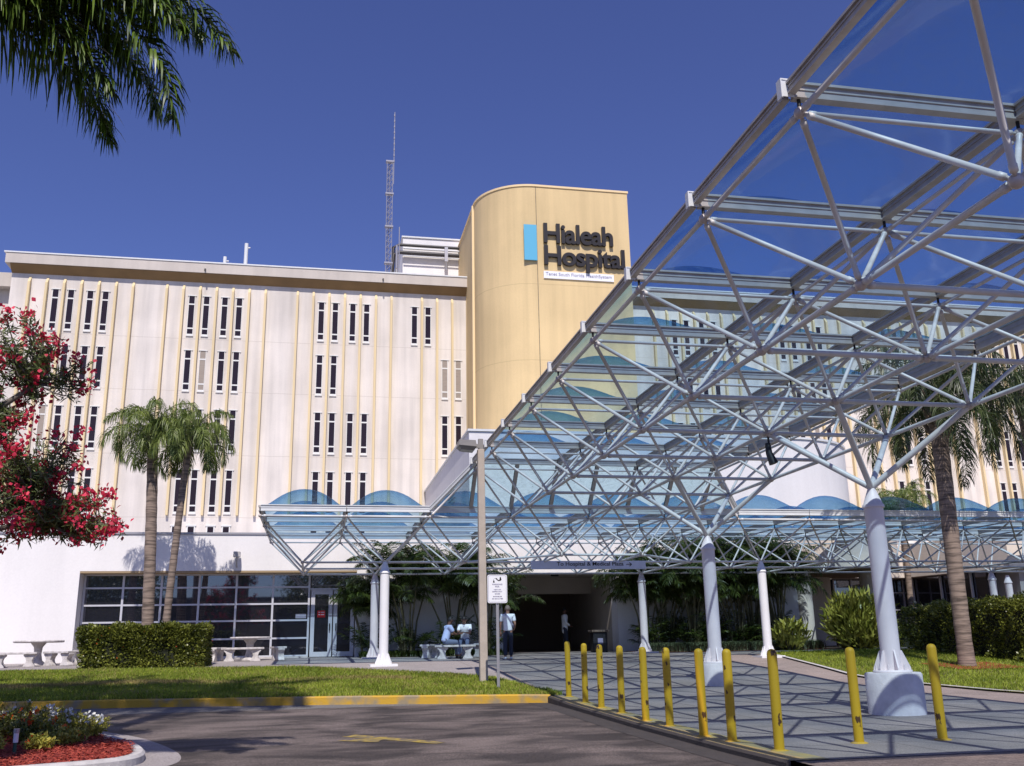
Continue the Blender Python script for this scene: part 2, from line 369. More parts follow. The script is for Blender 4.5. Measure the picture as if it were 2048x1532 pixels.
def asphalt():
    mt, nt, p = nodes("worn asphalt"); N = nt.nodes.new; L = nt.links.new
    tc = N("ShaderNodeTexCoord")
    def nz(sc, det, st=(1,1,1), dist=0):
        mp = N("ShaderNodeMapping"); mp.inputs['Scale'].default_value = st; mp.inputs['Rotation'].default_value = (0,0,R(-14)); L(tc.outputs['Object'], mp.inputs[0])
        n = N("ShaderNodeTexNoise"); n.inputs['Scale'].default_value = sc; n.inputs['Detail'].default_value = det; n.inputs['Distortion'].default_value = dist; L(mp.outputs[0], n.inputs['Vector']); return n
    a = nz(.35, 8, (1.0,.9,1), .6); c = nz(1.0, 9, (.75,1.25,1), .8); g = nz(55, 4)
    r1 = N("ShaderNodeValToRGB"); r1.color_ramp.elements[0].position = .38; r1.color_ramp.elements[1].position = .62
    r1.color_ramp.elements[0].color = (.062,.050,.046,1); r1.color_ramp.elements[1].color = (.185,.148,.132,1); L(c.outputs[0], r1.inputs[0])
    r2 = N("ShaderNodeValToRGB"); r2.color_ramp.elements[0].position = .42; r2.color_ramp.elements[1].position = .6
    r2.color_ramp.elements[0].color = (.62,.62,.62,1); r2.color_ramp.elements[1].color = (1,1,1,1); L(a.outputs[0], r2.inputs[0])
    m1 = N("ShaderNodeMixRGB"); m1.blend_type = 'MULTIPLY'; m1.inputs[0].default_value = .9; L(r1.outputs[0], m1.inputs[1]); L(r2.outputs[0], m1.inputs[2])
    gm = N('ShaderNodeMapRange'); gm.inputs[1].default_value = .38; gm.inputs[2].default_value = .62; gm.inputs[3].default_value = .55; gm.inputs[4].default_value = 1.45; L(g.outputs[0], gm.inputs[0])
    m2 = N('ShaderNodeVectorMath'); m2.operation = 'SCALE'; L(m1.outputs[0], m2.inputs[0]); L(gm.outputs[0], m2.inputs['Scale'])
    vo = N("ShaderNodeTexVoronoi"); vo.inputs['Scale'].default_value = 22; L(tc.outputs['Object'], vo.inputs['Vector'])
    lt = N("ShaderNodeMath"); lt.operation = 'LESS_THAN'; lt.inputs[1].default_value = .07; L(vo.outputs[0], lt.inputs[0])
    lm = N("ShaderNodeMath"); lm.operation = 'MULTIPLY'; lm.inputs[1].default_value = .35; L(lt.outputs[0], lm.inputs[0])
    m3 = N("ShaderNodeMixRGB"); m3.inputs[2].default_value = (.25,.23,.21,1); L(lm.outputs[0], m3.inputs[0]); L(m2.outputs[0], m3.inputs[1])
    L(m3.outputs[0], p.inputs['Base Color']); p.inputs['Roughness'].default_value = .8; p.inputs['Specular IOR Level'].default_value = .35
    bp = N("ShaderNodeBump"); bp.inputs['Strength'].default_value = .8; bp.inputs['Distance'].default_value = .012; L(g.outputs[0], bp.inputs['Height']); L(bp.outputs[0], p.inputs['Normal'])
    return mt
M['asphalt'] = asphalt()
M['plaza'] = paving("grey plaza concrete", (.35,.285,.255), (.24,.20,.18), (2.4, 1.2, .010, 0, .93))
M['walk'] = paving("pinkish sidewalk", (.36,.32,.31), (.29,.26,.25), (40, 2.4, .010, 0, 1))
M['paver'] = paving("brick pavers", (.25,.19,.16), (.17,.14,.13), (.22, .11, .008, .5, .7))
M['base'] = paving("distant ground", (.20,.19,.18), (.15,.14,.13))
M['kerbyellow'] = mat("worn yellow kerb", (.56,.33,.03), .8, col2=(.30,.24,.15), scale=2.6, contrast=(.36,.54), bump=.4)
M['edge_strip'] = mat('asphalt in painted shade', (.06,.05,.047), .8, var=.3, scale=6, bump=.4)  # canopy eave shadow along the road edge put into this dark colour
M['kerbtan'] = mat("tan kerb concrete", (.46,.33,.11), .85, col2=(.30,.25,.16), scale=4, bump=.4, contrast=(.35,.6))
M['turf'] = mat("turf soil", (.075,.11,.02), .95, col2=(.16,.13,.05), scale=1.2, contrast=(.5,.75))

XS = list(np.linspace(-40, .6, 60))
sheet('ground', [-400,-60,-30,-10,0,10,30,60,400], lambda x: -300, lambda x: 900, lambda y: gz(y) - .16 , M['base'], n=300)
sheet('road', XS, lambda x: -40, lambda x: Yk(x) + .08, gr, M['asphalt'], n=60)
sheet('sidewalk', list(np.linspace(-40, .5, 40)), lambda x: Yt(x) - .15, lambda x: 29.6, lambda y: gz(y) + .004, M['walk'], n=40)
sheet('plaza', list(np.linspace(.5, 11, 12)), lambda x: 2.3, lambda x: 35, gz, M['plaza'], n=80)
sheet('paver_walk', list(np.linspace(.5, 11, 6)), lambda x: -12, lambda x: 2.3, lambda y: gz(y) - .004, M['paver'], n=10)
sheet('side_path', list(np.linspace(11, 40, 12)), lambda x: 23.8, lambda x: 26.6, gz, M['walk'], n=20)
sheet('planting_bed', list(np.linspace(10, 40, 12)), lambda x: 26.6, lambda x: 44, lambda y: gz(y) - .01, M['soil'], n=20)
o = sheet('lawn', list(np.linspace(-40, .6, 60)), lambda x: Yk(x) + .16, Yt, lambda y: gz(y) + .02, M['turf'], n=24)
o2 = sheet('lawn', list(np.linspace(-5, 24.2, 50)), lambda y: Xr(y) + .12, lambda y: 40, lambda y: gz(y) + .02, M['turf'], axis='y', n=30)

# kerbs
def kerb(pts, w, zt, zb, mt, name, label=None):
    mb = MB(); n = len(pts); vs = []
    for i, (x, y) in enumerate(pts):
        a = Vector(pts[max(i-1,0)]); b = Vector(pts[min(i+1,n-1)]); d = (b - a).normalized(); nx = Vector((-d.y, d.x))
        for off, z in ((0, zb(y)), (0, zt(y) - .025), (.025, zt(y)), (w, zt(y)), (w, zb(y))):
            vs.append((x + nx.x * off, y + nx.y * off, z))
    fs = [(i*5+k, (i+1)*5+k, (i+1)*5+k+1, i*5+k+1) for i in range(n-1) for k in range(4)]
    mb.add(vs, fs); mb.add(vs[:5], [(4,3,2,1,0)]); mb.add(vs[-5:], [(0,1,2,3,4)])
    o = mb.build(name, mt); o['kind'] = 'structure'; return o
kx = list(np.linspace(-40, .45, 70))
kerb([(x, Yk(x)) for x in kx], .16, lambda y: gz(y) + .035, lambda y: -.3, M['kerbyellow'], 'kerb')
kerb([(.40, y) for y in np.linspace(12.9, 2.3, 30)], .05, lambda y: gz(y) + .008, lambda y: -.4, M['edge_strip'], 'kerb')  # kerb face in the same painted shadow colour
sheet('kerb', [.45,.5], lambda x: 2.3, lambda x: 12.9, lambda y: gz(y) + .007, M['kerbtan'], n=40)
sheet('edge_strip', [.02,.2,.41], lambda x: 2.2, lambda x: 13.1, lambda y: gr(y) + .004, M['edge_strip'], n=40)  # dark strip that paints the eave's shadow onto the road
sheet('kerb_band', [.5,.68,.90], lambda x: 2.3, lambda x: 12.9, lambda y: gz(y) + .005, M['kerbtan'], n=40)
sheet('kerb', list(np.linspace(-5, 24.2, 60)), Xr, lambda y: Xr(y) + .13, lambda y: gz(y) + .045, M['plaster'], axis='y', n=1)
kerb([(x, -2 + 0*x) for x in (.52, 11)], .14, lambda y: .01, lambda y: -.4, M['plaster'], 'kerb')
# yellow road marking (worn)
M['mark'] = mat("worn yellow road paint", (.42,.30,.04), .8, col2=(.12,.10,.085), scale=9, contrast=(.35,.62))
mk = MB(); zz = lambda y: gr(y) + .005
for poly in ([(-3.95,7.55),(-2.75,6.1),(-2.6,6.25),(-3.75,7.75)], [(-4.05,7.0),(-3.5,6.6),(-3.3,7.3)]):
    mk.add([(x, y, zz(y)) for x, y in poly], [tuple(range(len(poly)))])
o = mk.build('road_marking', M['mark']); o['kind'] = 'structure'

# grass blades on the lawns
M['grass'] = leafmat("grass blade", (.10,.155,.01), (.38,.45,.055), scale=.8, rough=.5, trans=.25, lowspec=.25)
M['drygrass'] = leafmat("dry grass blade", (.20,.18,.05), (.42,.33,.13), scale=.8, rough=.6, trans=.2, lowspec=.2)
def grass(name, pts, mt, h=(.04,.09), w=.007):
    n = len(pts); h = RNG.uniform(h[0], h[1], n)
    z = np.interp(pts[:,1], [-60,4,7.2,11,14.4,18,21.6,26,28.8,40], [0,0,.03,.1,.22,.47,.7,.85,.9,1.0]) + .015
    P0 = np.column_stack([pts, z]); a = RNG.uniform(0, 6.28, n); lean = RNG.normal(0, .45, (n,2)) * h[:,None]
    P1 = P0 + np.column_stack([lean * .4, h * .6]); P2 = P0 + np.column_stack([lean, h])
    wd = np.column_stack([np.cos(a), np.sin(a), 0*a]) * w
    P = np.stack([P0,P1,P2], 1); Wd = np.stack([wd, wd*.8, wd*.1], 1)
    V, F = ribbons(P, Wd); return quadmesh(name, V, F, mt)
n = 210000
px_ = RNG.uniform(-15, .75, n); py_ = RNG.uniform(12.7, 22.6, n)
ky = np.interp(px_, [-40,-10.6,-7.7,-3.6,.27,.6], [15.8,14.7,14.5,13.9,13.0,12.75]); ty = np.interp(px_, [-40,-12.9,-8.8,-4.8,-3.4,-.9,.07,.6], [22.6,22.4,21.9,21.5,20.4,18.3,17.1,14.3])
kk = (py_ > ky + .12 + RNG.normal(0,.02,n)) & (py_ < ty + RNG.normal(0,.04,n)); pts = np.column_stack([px_, py_])[kk]
dry = np.exp(-((pts[:,1] - (17.35 + .25*np.sin(pts[:,0]*1.3) - .03*pts[:,0]))/.32)**2) * np.clip(np.sin(pts[:,0]*.55+1.2)*.5+.75, 0, 1) * (pts[:,0] < -2.0) * 1.6
patch = np.clip(np.sin(pts[:,0]*1.9+np.sin(pts[:,1]*2.3)*1.4)*np.sin(pts[:,1]*1.7+.6*np.sin(pts[:,0]*2.7)),0,1)*.16
isd = RNG.uniform(0,1,len(pts)) < dry + .05 + patch
tag(grass('grass', pts[~isd], M['grass']), 'bright green mown grass of the left lawn behind the yellow kerb', 'grass', kind='stuff')
tag(grass('dry_grass', pts[isd], M['drygrass'], h=(.06,.10)), 'dry straw coloured grass blades across the left lawn', 'grass', kind='stuff')
n = 110000
py_ = RNG.uniform(8, 24.2, n); px_ = RNG.uniform(8.8, 22, n); xr = np.interp(py_, [-5,10.1,12.8,15.6,22.9,24.4], [10.6,9.46,9.08,8.86,10.18,11.4])
pts = np.column_stack([px_, py_])[px_ > xr + .12]
tag(grass('grass', pts, M['grass']), 'green grass of the right lawn beside the round column pedestal', 'grass', kind='stuff')

# ================================================================== CANOPIES
m_ = 2.4; zT, zB, zC = 6.08, 4.85, 3.65
def P3(i, j, z): return Vector((i * m_, j * m_, z))
def strut(par, name, a, b, r, mt=None, taper=True):
    a = Vector(a); b = Vector(b); d = b - a; L = d.length; d.normalize()
    mb = MB()
    e = min(.17, L * .12)
    pts = [a + d*.03, a + d*e*.55, a + d*e*.56, a + d*e*.95, a + d*e*.96, b - d*e*.96, b - d*e*.95, b - d*e*.56, b - d*e*.55, b - d*.03]
    mb.tube(pts, [r*.5, r*.72, r*1.10, r*1.10, r*.93, r*.93, r*1.10, r*1.10, r*.72, r*.5] if taper else [r]*10, 10)
    return mb.build(name, mt or M['steel'], par)
def hub(par, p, r=.06):
    mb = MB(); mb.sphere(p, r, 10, 6); return mb.build('node_hub', M['hub'], par)
def beam(par, name, a, b, w=.085, h=.12, mt=None):
    a = Vector(a); b = Vector(b); mb = MB()
    mb.bar(a, b, w, h); u = Vector((0,0,1))
    mb.bar(a + u*(h/2+.013), b + u*(h/2+.013), w + .05, .026); mb.bar(a - u*(h/2+.009), b - u*(h/2+.009), w + .03, .018)
    mb.bar(a + u*.01, b + u*.01, w + .02, .014)
    return mb.build(name, mt or M['rail'], par)
def dome(par, x0, x1, y0, y1, z, h, n=14):
    u = np.linspace(-1, 1, n + 1); X, Y = np.meshgrid(u, u, indexing='ij')
    e = .045
    V = np.stack([x0 + e + (X + 1)/2*(x1-x0-2*e), y0 + e + (Y+1)/2*(y1-y0-2*e), z + h * (1 - np.abs(X)**2.1) * (1 - np.abs(Y)**2.1)], -1).reshape(-1,3)
    idx = np.arange((n+1)**2).reshape(n+1, n+1)
    F = np.stack([idx[:-1,:-1], idx[1:,:-1], idx[1:,1:], idx[:-1,1:]], -1).reshape(-1,4)
    return quadmesh('skylight_dome', V, F, M['dome'], par, smooth=True)

hc = thing('glass_canopy', 'tall space frame glass canopy reaching over the plaza towards the viewer', 'canopy', (3.6, 8.4, 0))
J0, J1 = -1, 8
ZG = zT + .22
for j in range(J0, J1+1):
    for i in range(4):
        hub(hc, P3(i,j,zT))
        mb = MB(); mb.tube([P3(i,j,zT), P3(i,j,ZG)], .018, 6); mb.build('stub_post', M['black'], hc)
        if i < 3: strut(hc, 'top_chord', P3(i,j,zT), P3(i+1,j,zT), .028)
        if j < J1: strut(hc, 'top_chord', P3(i,j,zT), P3(i,j+1,zT), .034 if i in (0,3) else .028)
    beam(hc, 'glazing_rail', (-.06, j*m_, ZG), (7.2+.1, j*m_, ZG), w=.07, h=.12, mt=M['rail'])
    mb = MB(); y_ = j*m_; mb.box(-.20,-.07, y_-.055, y_-.048, ZG-.09, ZG+.085)
    for bx_ in ((-.205,-.193,ZG-.10,ZG+.10),(-.193,-.06,ZG+.085,ZG+.10)): mb.box(bx_[0],bx_[1], y_-.062, y_+.03, bx_[2], bx_[3])
    mb.build('end_bracket', M['steelw'], hc)
for i in range(4):
    for j in range(J0, J1):
        x = i*m_ - (.10 if i == 0 else 0) + (.06 if i == 3 else 0)
        beam(hc, 'glazing_rail', (x, j*m_+.05, ZG - (.0 if i in (1,2) else .0)), (x, (j+1)*m_-.05, ZG), w=(.05,.08,.08,.13)[i], h=(.085,.108,.108,.19)[i])
for j in range(J0, J1):
    for i in range(3):
        b = P3(i+.5, j+.5, zB); hub(hc, b, .07)
        dome(hc, i*m_, (i+1)*m_, j*m_, (j+1)*m_, ZG + .075, .52)
        if i < 2: strut(hc, 'bottom_chord', b, P3(i+1.5, j+.5, zB), .040)
        if j < J1-1: strut(hc, 'bottom_chord', b, P3(i+.5, j+1.5, zB), .040)
nd = 0; extra = MB()
pyr = [(i, j) for j in range(J0, J1) for i in range(3)]
for (i, j) in pyr:
    for di in (0,1):
        for dj in (0,1):
            a, b = P3(i+di, j+dj, zT), P3(i+.5, j+.5, zB)
            if nd < 100: strut(hc, 'diagonal_brace', a, b, .033)
            else: extra.tube([a, b], .033, 8)
            nd += 1
if extra.v: o = extra.build('diagonal_braces', M['steel'], hc); o['kind'] = 'stuff'
# sloped end glazing and hip edges
yb, zb_ = 20.4, zB + .22
for k in range(6):
    a, b = k*1.2, (k+1)*1.2
    quadmesh('sloped_pane', np.array([(a,19.25,ZG),(b,19.25,ZG),(b,yb,zb_+.05),(a,yb,zb_+.05)]), np.array([[0,3,2,1]]), M['slope'], hc)
for k in range(7): beam(hc, 'sloped_mullion', (k*1.2,19.25,ZG-.02), (k*1.2,yb,zb_+.02), .07, .07)
quadmesh('hip_pane', np.array([(0,19.25,ZG),(0,yb,zb_+.05),(-1.2,yb,zb_+.05)]), np.array([[0,1,2]]), M['slope'], hc)
quadmesh('hip_pane', np.array([(7.2,19.25,ZG),(8.4,yb,zb_+.05),(7.2,yb,zb_+.05)]), np.array([[0,1,2]]), M['slope'], hc)
beam(hc, 'hip_rail', (0,19.2,ZG), (-1.2,yb,zb_), .08, .08, M['steelw']); beam(hc, 'hip_rail', (7.2,19.2,ZG), (8.4,yb,zb_), .08, .08, M['steelw'])
for x0, x1 in ((0,-.5),(3,3.5)): strut(hc, 'diagonal_brace', P3(x0,8,zT), P3(x1,8.5,zB), .033)
for i in range(4):
    for s in (-.5,.5): strut(hc, 'end_brace', P3(i,8,zT), P3(i+s,8.5,zB), .030)
for i in range(3): strut(hc, 'bottom_chord', P3(i+.5,7.5,zB), P3(i+.5,8.5,zB), .040)
# hung floodlight
def column(par, x, y, r, zg, ztop, ped=0, pr=.45, mt=None, pm=None, capm=None):
    mt = mt or M['column']; mb = MB(); z0 = zg + ped
    mb.tube([(x,y,z0+.02),(x,y,ztop-.30)], r, 28)
    c = mb.build('column', mt, par)
    mb = MB(); mb.lathe((x,y,ztop-.30), [(r+.022,-.02),(r+.022,.03),(r+.006,.035),(.075,.27),(.06,.31)], 24); mb.build('column_cap', mt, c)
    mb = MB(); mb.lathe((x,y,z0), [(r*1.95,0),(r*1.95,.03),(r*1.9,.035)], 24)
    for k in range(6):
        a = k * math.pi / 3 + .3; ca, sa = math.cos(a), math.sin(a)
        q = [(r*.95,.03),(r*1.85,.03),(r*1.85,.07),(r*1.12,.34),(r*.95,.34)]
        for sgn in (1,):
            n = len(q); t = .012
            vs = [(x+ca*d-sa*s_*t, y+sa*d+ca*s_*t, z0+z) for s_ in (-1,1) for d, z in q]
            mb.add(vs, [tuple(range(n)), tuple(reversed(range(n,2*n)))] + [(i,n+i,n+(i+1)%n,(i+1)%n) for i in range(n)])
        mb.tube([(x+math.cos(a+.5)*r*1.65,y+math.sin(a+.5)*r*1.65,z0+.03),(x+math.cos(a+.5)*r*1.65,y+math.sin(a+.5)*r*1.65,z0+.12)], .018, 6)
    mb.build('base_plate', pm or mt, c)
    mb = MB()
    if ped: mb.lathe((x,y,zg-.3), [(pr,0),(pr,.3+ped-.03),(pr-.02,.3+ped-.003)], 40)
    else: mb.box(x-r*2.9, x+r*2.9, y-r*2.6, y+r*2.6, zg-.2, zg+.045)
    mb.build('pedestal', (M['pedestal'] if ped else (pm or mt)), c)
    return c
for (i, j, zg, ped, pr) in ((2,3,.03,.64,.44), (2,6,.22,.50,.33)):
    column(hc, i*m_, j*m_, .155, zg, zC, ped, pr)
    for di in (-.5,.5):
        for dj in (-.5,.5): strut(hc, 'column_strut', P3(i,j,zC+.02), P3(i+di,j+dj,zB), .052, None, False)

lc = thing('glass_canopy', 'low space frame glass canopy running along the white building front', 'canopy', (9.6, 24, 0))
ZL = zB + .22
IA, IB = -2.5, 10.5
ii = [IA + k for k in range(14)]; jj = [8.5, 9.5, 10.5, 11.5]
for j in jj:
    for i in ii:
        hub(lc, P3(i,j,zB), .05)
        mb = MB(); mb.tube([P3(i,j,zB), P3(i,j,ZL)], .016, 6); mb.build('stub_post', M['black'], lc)
        if i < IB: strut(lc, 'top_chord', P3(i,j,zB), P3(i+1,j,zB), .036 if j == 8.5 else .026, M['steelw'] if j == 8.5 else None)
        if j < 11.5 : strut(lc, 'top_chord', P3(i,j,zB), P3(i,j+1,zB), .026)
    for i in ii[:-1]: beam(lc, 'glazing_rail', (i*m_+.01, j*m_, ZL), ((i+1)*m_-.01, j*m_, ZL), .085, .14, M['steelw'])
for i in ii:
    for j in jj[:-1]: beam(lc, 'glazing_rail', (i*m_, j*m_+.05, ZL), (i*m_, (j+1)*m_-.05, ZL), .08, .12)
for i in ii[:-1]:
    for j in jj[:-1]: dome(lc, i*m_, (i+1)*m_, j*m_, (j+1)*m_, ZL + .085, .64)
low = [(i, j) for j in (9,10,11) for i in range(-2, 11)]
nd = 0; extra = MB()
for (i, j) in low:
    hub(lc, P3(i,j,zC), .055)
    if i < 10: strut(lc, 'bottom_chord', P3(i,j,zC), P3(i+1,j,zC), .034)
    if j < 11: strut(lc, 'bottom_chord', P3(i,j,zC), P3(i,j+1,zC), .034)
    for di in (-.5,.5):
        for dj in (-.5,.5):
            a, b = P3(i+di, j+dj, zB), P3(i,j,zC)
            if nd < 100: strut(lc, 'diagonal_brace', a, b, .028)
            else: extra.tube([a,b], .028, 8)
            nd += 1
o = extra.build('diagonal_braces', M['steel'], lc); o['kind'] = 'stuff'
for i in (1,2):
    hub(lc, P3(i,8,zC), .06)
    for di in (-.5,.5):
        for dj in (-.5,.5): strut(lc, 'link_brace', P3(i+di,8+dj,zB), P3(i,8,zC), .030)
    strut(lc, 'link_chord', P3(i,8,zC), P3(i,9,zC), .034)
strut(lc, 'link_chord', P3(1,8,zC), P3(2,8,zC), .036, M['steelw']); strut(lc, 'link_chord', P3(1,8,zC), P3(0,9,zC), .036, M['steelw']); strut(lc, 'link_chord', P3(2,8,zC), P3(3,9,zC), .036, M['steelw'])
for (i, j, w) in ((-1,9,1),(-1,11,0),(4,9,1),(3,11,0),(9,11,0),(10,11.9,0)):
    column(lc, i*m_, j*m_, .135 if j < 11.5 else .14, gz(j*m_), zC, 0, mt=M['colwhite'] if w else M['column'])

# hanging direction sign
def textmesh(name, body, mt, x, y, z, height=None, width=None, depth=.01, bold=0, align='LEFT', parent=None, space=1.0, line=1.0, shear=0):
    cu = bpy.data.curves.new(name, 'FONT'); cu.body = body; cu.align_x = align; cu.extrude = 0.5; cu.offset = bold; cu.space_character = space; cu.space_line = line; cu.resolution_u = 5
    ob = bpy.data.objects.new(name, cu); COL.objects.link(ob)
    dg = bpy.context.evaluated_depsgraph_get(); me = bpy.data.meshes.new_from_object(ob.evaluated_get(dg))
    bpy.data.objects.remove(ob); co = np.empty(len(me.vertices)*3); me.vertices.foreach_get("co", co); co = co.reshape(-1,3)
    mn, mx = co.min(0), co.max(0)
    sx = width / (mx[0]-mn[0]) if width else None; sy = height / (mx[1]-mn[1]) if height else None
    sx = sx or sy; sy = sy or sx
    X = (co[:,0]-mn[0]) * sx; Z = (co[:,1]-mn[1]) * sy
    if align == 'CENTER': X -= (mx[0]-mn[0]) * sx / 2
    out = np.column_stack([x + X, y + (-(co[:,2]-mn[2])/(mx[2]-mn[2])) * depth, z + Z])
    me.vertices.foreach_set("co", out.ravel()); me.update(); me.name = name
    me.materials.clear(); me.materials.append(mt)
    o = bpy.data.objects.new(name, me); COL.objects.link(o)
    if parent: put(o, parent)
    return o
hsg = thing('hanging_sign', 'long blue grey direction sign hung from the low canopy edge', 'sign', (3.9, 21.35, 3.5))
mb = MB(); mb.box(1.98, 5.62, 21.30, 21.36, 3.42, 3.66); mb.build('sign_board', M['hangsign'], hsg, bevel=.006)
mb = MB(); mb.box(2.0, 5.6, 21.285, 21.30, 3.405, 3.425); mb.build('edge_trim', M['steelw'], hsg)
textmesh('sign_text', 'To Hospital & Medical Plaza', M['letter'], 2.78, 21.30, 3.475, height=.15, width=2.12, depth=.006, bold=.01, parent=hsg)
ar = MB(); ar.bar((4.98,21.295,3.55),(5.16,21.295,3.55),.006,.018,(0,0,1)); ar.bar((5.16,21.295,3.55),(5.09,21.295,3.605),.006,.018,(1,0,0)); ar.bar((5.16,21.295,3.55),(5.09,21.295,3.495),.006,.018,(1,0,0))
ar.build('sign_arrow', M['letter'], hsg)
for x in (2.2, 3.8, 5.4): mb = MB(); mb.tube([(x,21.34,3.66),(x,21.6,3.66)], .012, 6); mb.build('hanger', M['hub'], hsg)
# floodlight under the tall canopy
fl = thing('floodlight', 'dark floodlight hanging under the tall canopy frame', 'light', (3.6, 8.4, 4.3))
mb = MB(); mb.tube([(3.6,8.4,4.8),(3.6,8.4,4.6)], .02, 8); mb.build('mount', M['black'], fl)
mb = MB(); mb.tube([(3.58,8.4,4.66),(3.58,8.38,4.48),(3.64,8.35,4.28)], [.05,.06,.085], 12); mb.build('housing', M['black'], fl)

# ================================================================== BUILDINGS
mbld = thing('hospital_building', 'large pale stucco block with ochre vertical ribs and slit windows', 'building', (0, 45, 0))
XE = 66
mb = MB(); mb.box(-20.98, XE, 45, 62, 0, 21.425)
mb.build('wall', M['facade'], mbld)
mb = MB(); mb.box(-21.25, XE, 44.5, 62, 21.43, 22.0); mb.build('parapet', M['facade_plain'], mbld)
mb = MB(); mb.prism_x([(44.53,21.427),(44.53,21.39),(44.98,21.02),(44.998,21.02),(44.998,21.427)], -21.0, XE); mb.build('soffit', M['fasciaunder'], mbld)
mb = MB(); mb.box(-21.34, XE, 44.46, 44.9, 22.005, 22.08); mb.build('coping', M['steelw'], mbld)
for x, dz in ((-11.0, 0), (-1.2, 0)):
    mb = MB(); mb.tube([(x,44.52,21.65),(x,44.38,21.6),(x,44.36,21.50)], .045, 6); mb.build('scupper', M['pipe'], mbld)
def rib(x, z0=8.05, z1=20.5):
    mb = MB(); w = .06
    mb.add([(x-w,45.0,z0),(x-w,44.76,z0),(x+w,44.76,z0),(x+w,45.0,z0),(x-w,45.0,z1+.35),(x-w,44.76,z1),(x+w,44.76,z1),(x+w,45.0,z1+.35)],
           [(0,3,2,1),(4,5,6,7),(0,1,5,4),(1,2,6,5),(2,3,7,6),(3,0,4,7)])
    mb.build('rib', M['rib'], mbld)
def slit(x, zt, curtain=False):
    mb = MB(); zb = zt - 2.28; w = .145; f = .028; y0, y1 = 44.97, 45.0
    mb.box(x-w-f-.06, x+w+f+.06, y0-.02, y1, zt, zt+.05)
    for a, b in ((x-w-f, x-w), (x+w, x+w+f)): mb.box(a, b, y0, y1, zb, zt)
    for z in (zb, zt-.52, zb+.36): mb.box(x-w, x+w, y0, y1, z, z+.075)
    mb.box(x-w-f-.02, x+w+f+.02, y0-.03, y1, zb-.06, zb)
    fr = mb.build('window', M['slit_frame'], mbld)
    mb = MB(); mb.box(x-w, x+w, 44.985, 44.999, zb+.075, zt-.001); mb.build('pane', M['curtain'] if curtain else M['slitglass'], fr)
CL = [-20.03 + 7.04*k for k in range(0, 10)]
TOPS = [20.2, 17.05, 13.75, 10.45]
for k, c in enumerate(CL):
    for q in range(7):
        x = c + q * .88
        if 4.0 < x < 11.5: continue
        rib(x)
    rws = {0: [(0,(2,4)),(1,(2,4)),(2,(2,4)),(3,(2,4))], 1: [(0,(2,4)),(1,(2,4)),(2,(2,4)),(3,(2,4))],
           2: [(0,(2,4)),(1,(2,)),(2,(2,4)),(3,(2,4))], 3: [(0,(0,)),(1,(2,)),(2,(2,)),(3,(2,))]}.get(k, [(0,(2,4)),(1,(2,4)),(2,(2,4)),(3,(2,4))] if k >= 5 else [])
    if k == 4: rws = []
    for r_i, qs in rws:
        for q in qs:
            for s in (-.42, .36): slit(c + q*.88 + s, TOPS[r_i], curtain=(k == 3 and r_i == 1) or random.random() < .05)
    if k < 3 or k >= 6:
        for q in (2, 4):
            for s in (-.42, .36):
                x = c + q*.88 + s; mb = MB(); mb.box(x-.21, x+.21, 44.96, 45, 7.1, 7.5); mb.box(x-.26, x+.26, 44.94, 45, 7.5, 7.56); o = mb.build('low_window', M['slit_frame'], mbld)
                mb = MB(); mb.box(x-.15, x+.15, 44.95, 44.96, 7.1, 7.46); mb.build('pane', M['slitglass'], o)
mb = MB(); mb.tube([(-19.3,44.93,5.4),(-19.3,44.93,10.6)], .05, 8); mb.build('drain_pipe', M['pipe'], mbld)
for k in range(4):
    mb = MB(); mb.box(-18.75,-18.1,44.93,45,7.78+k*.14,7.86+k*.14); mb.build('louvre', M['greytext'], mbld)
w2 = thing('hospital_wing', 'recessed stucco wing at the far left edge of the hospital', 'building', (-40, 47, 0))
mb = MB(); mb.box(-66, -20.99, 46.6, 62, 0, 20.6); mb.build('wall', M['facade'], w2)
mb = MB(); mb.box(-66, -20.99, 46.0, 62, 20.605, 21.4); mb.build('parapet', M['facade_plain'], w2)

# penthouse, pipes, vents and aerial on the roof
ph = thing('rooftop_penthouse', 'small white plant room with dark pipes on the hospital roof', 'plant room', (2, 48, 21.9))
mb = MB(); mb.box(.2, 6, 48, 54, 21.94, 25.85); mb.build('wall', M['white'], ph)
mb = MB(); mb.box(.12, 6, 47.93, 54, 25.855, 25.95); mb.build('coping', M['steelw'], ph)
for z, r in ((25.22,.10),(24.72,.12)):
    mb = MB(); mb.tube([(-.55,47.7,z-2.8),(-.40,47.7,z-.2),(-.05,47.7,z),(6,47.7,z)], r, 8); mb.build('pipe', M['pipe'], ph)
mb = MB(); mb.tube([(.2,47.62,24.97),(6,47.62,24.97)], .06, 8); mb.tube([(.2,47.62,24.48),(6,47.62,24.48)], .04, 8); mb.build('pale_pipe', M['steelw'], ph)
mb = MB(); mb.tube([(-.2,47.75,21.95),(-.2,47.75,24.9)], .09, 8); mb.build('duct', M['galv'], ph)
mb = MB(); mb.box(2.75,2.95,47.45,47.6,24.2,25.15); mb.tube([(2.85,47.5,24.2),(2.85,47.5,23.6)], .025, 6); mb.build('pipe_bracket', M['galv'], ph)
an = thing('lattice_mast', 'slim lattice radio mast with whip aerial on the roof', 'aerial', (-.75, 47, 21.9))
mb = MB(); w = .17; c3 = [(-.75 + w*math.cos(a)*1.2, 47 + w*math.sin(a)*1.2) for a in (R(90),R(210),R(330))]
for x, y in c3: mb.tube([(x,y,21.94),(x,y,30.5)], .022, 5)
z = 22.0; k = 0
while z < 30.3:
    for q in range(3):
        a, b = c3[q], c3[(q+1)%3]; mb.tube([(a[0],a[1],z),(b[0],b[1],z+.38)], .014, 4); mb.tube([(a[0],a[1],z),(b[0],b[1],z)], .014, 4)
    z += .38
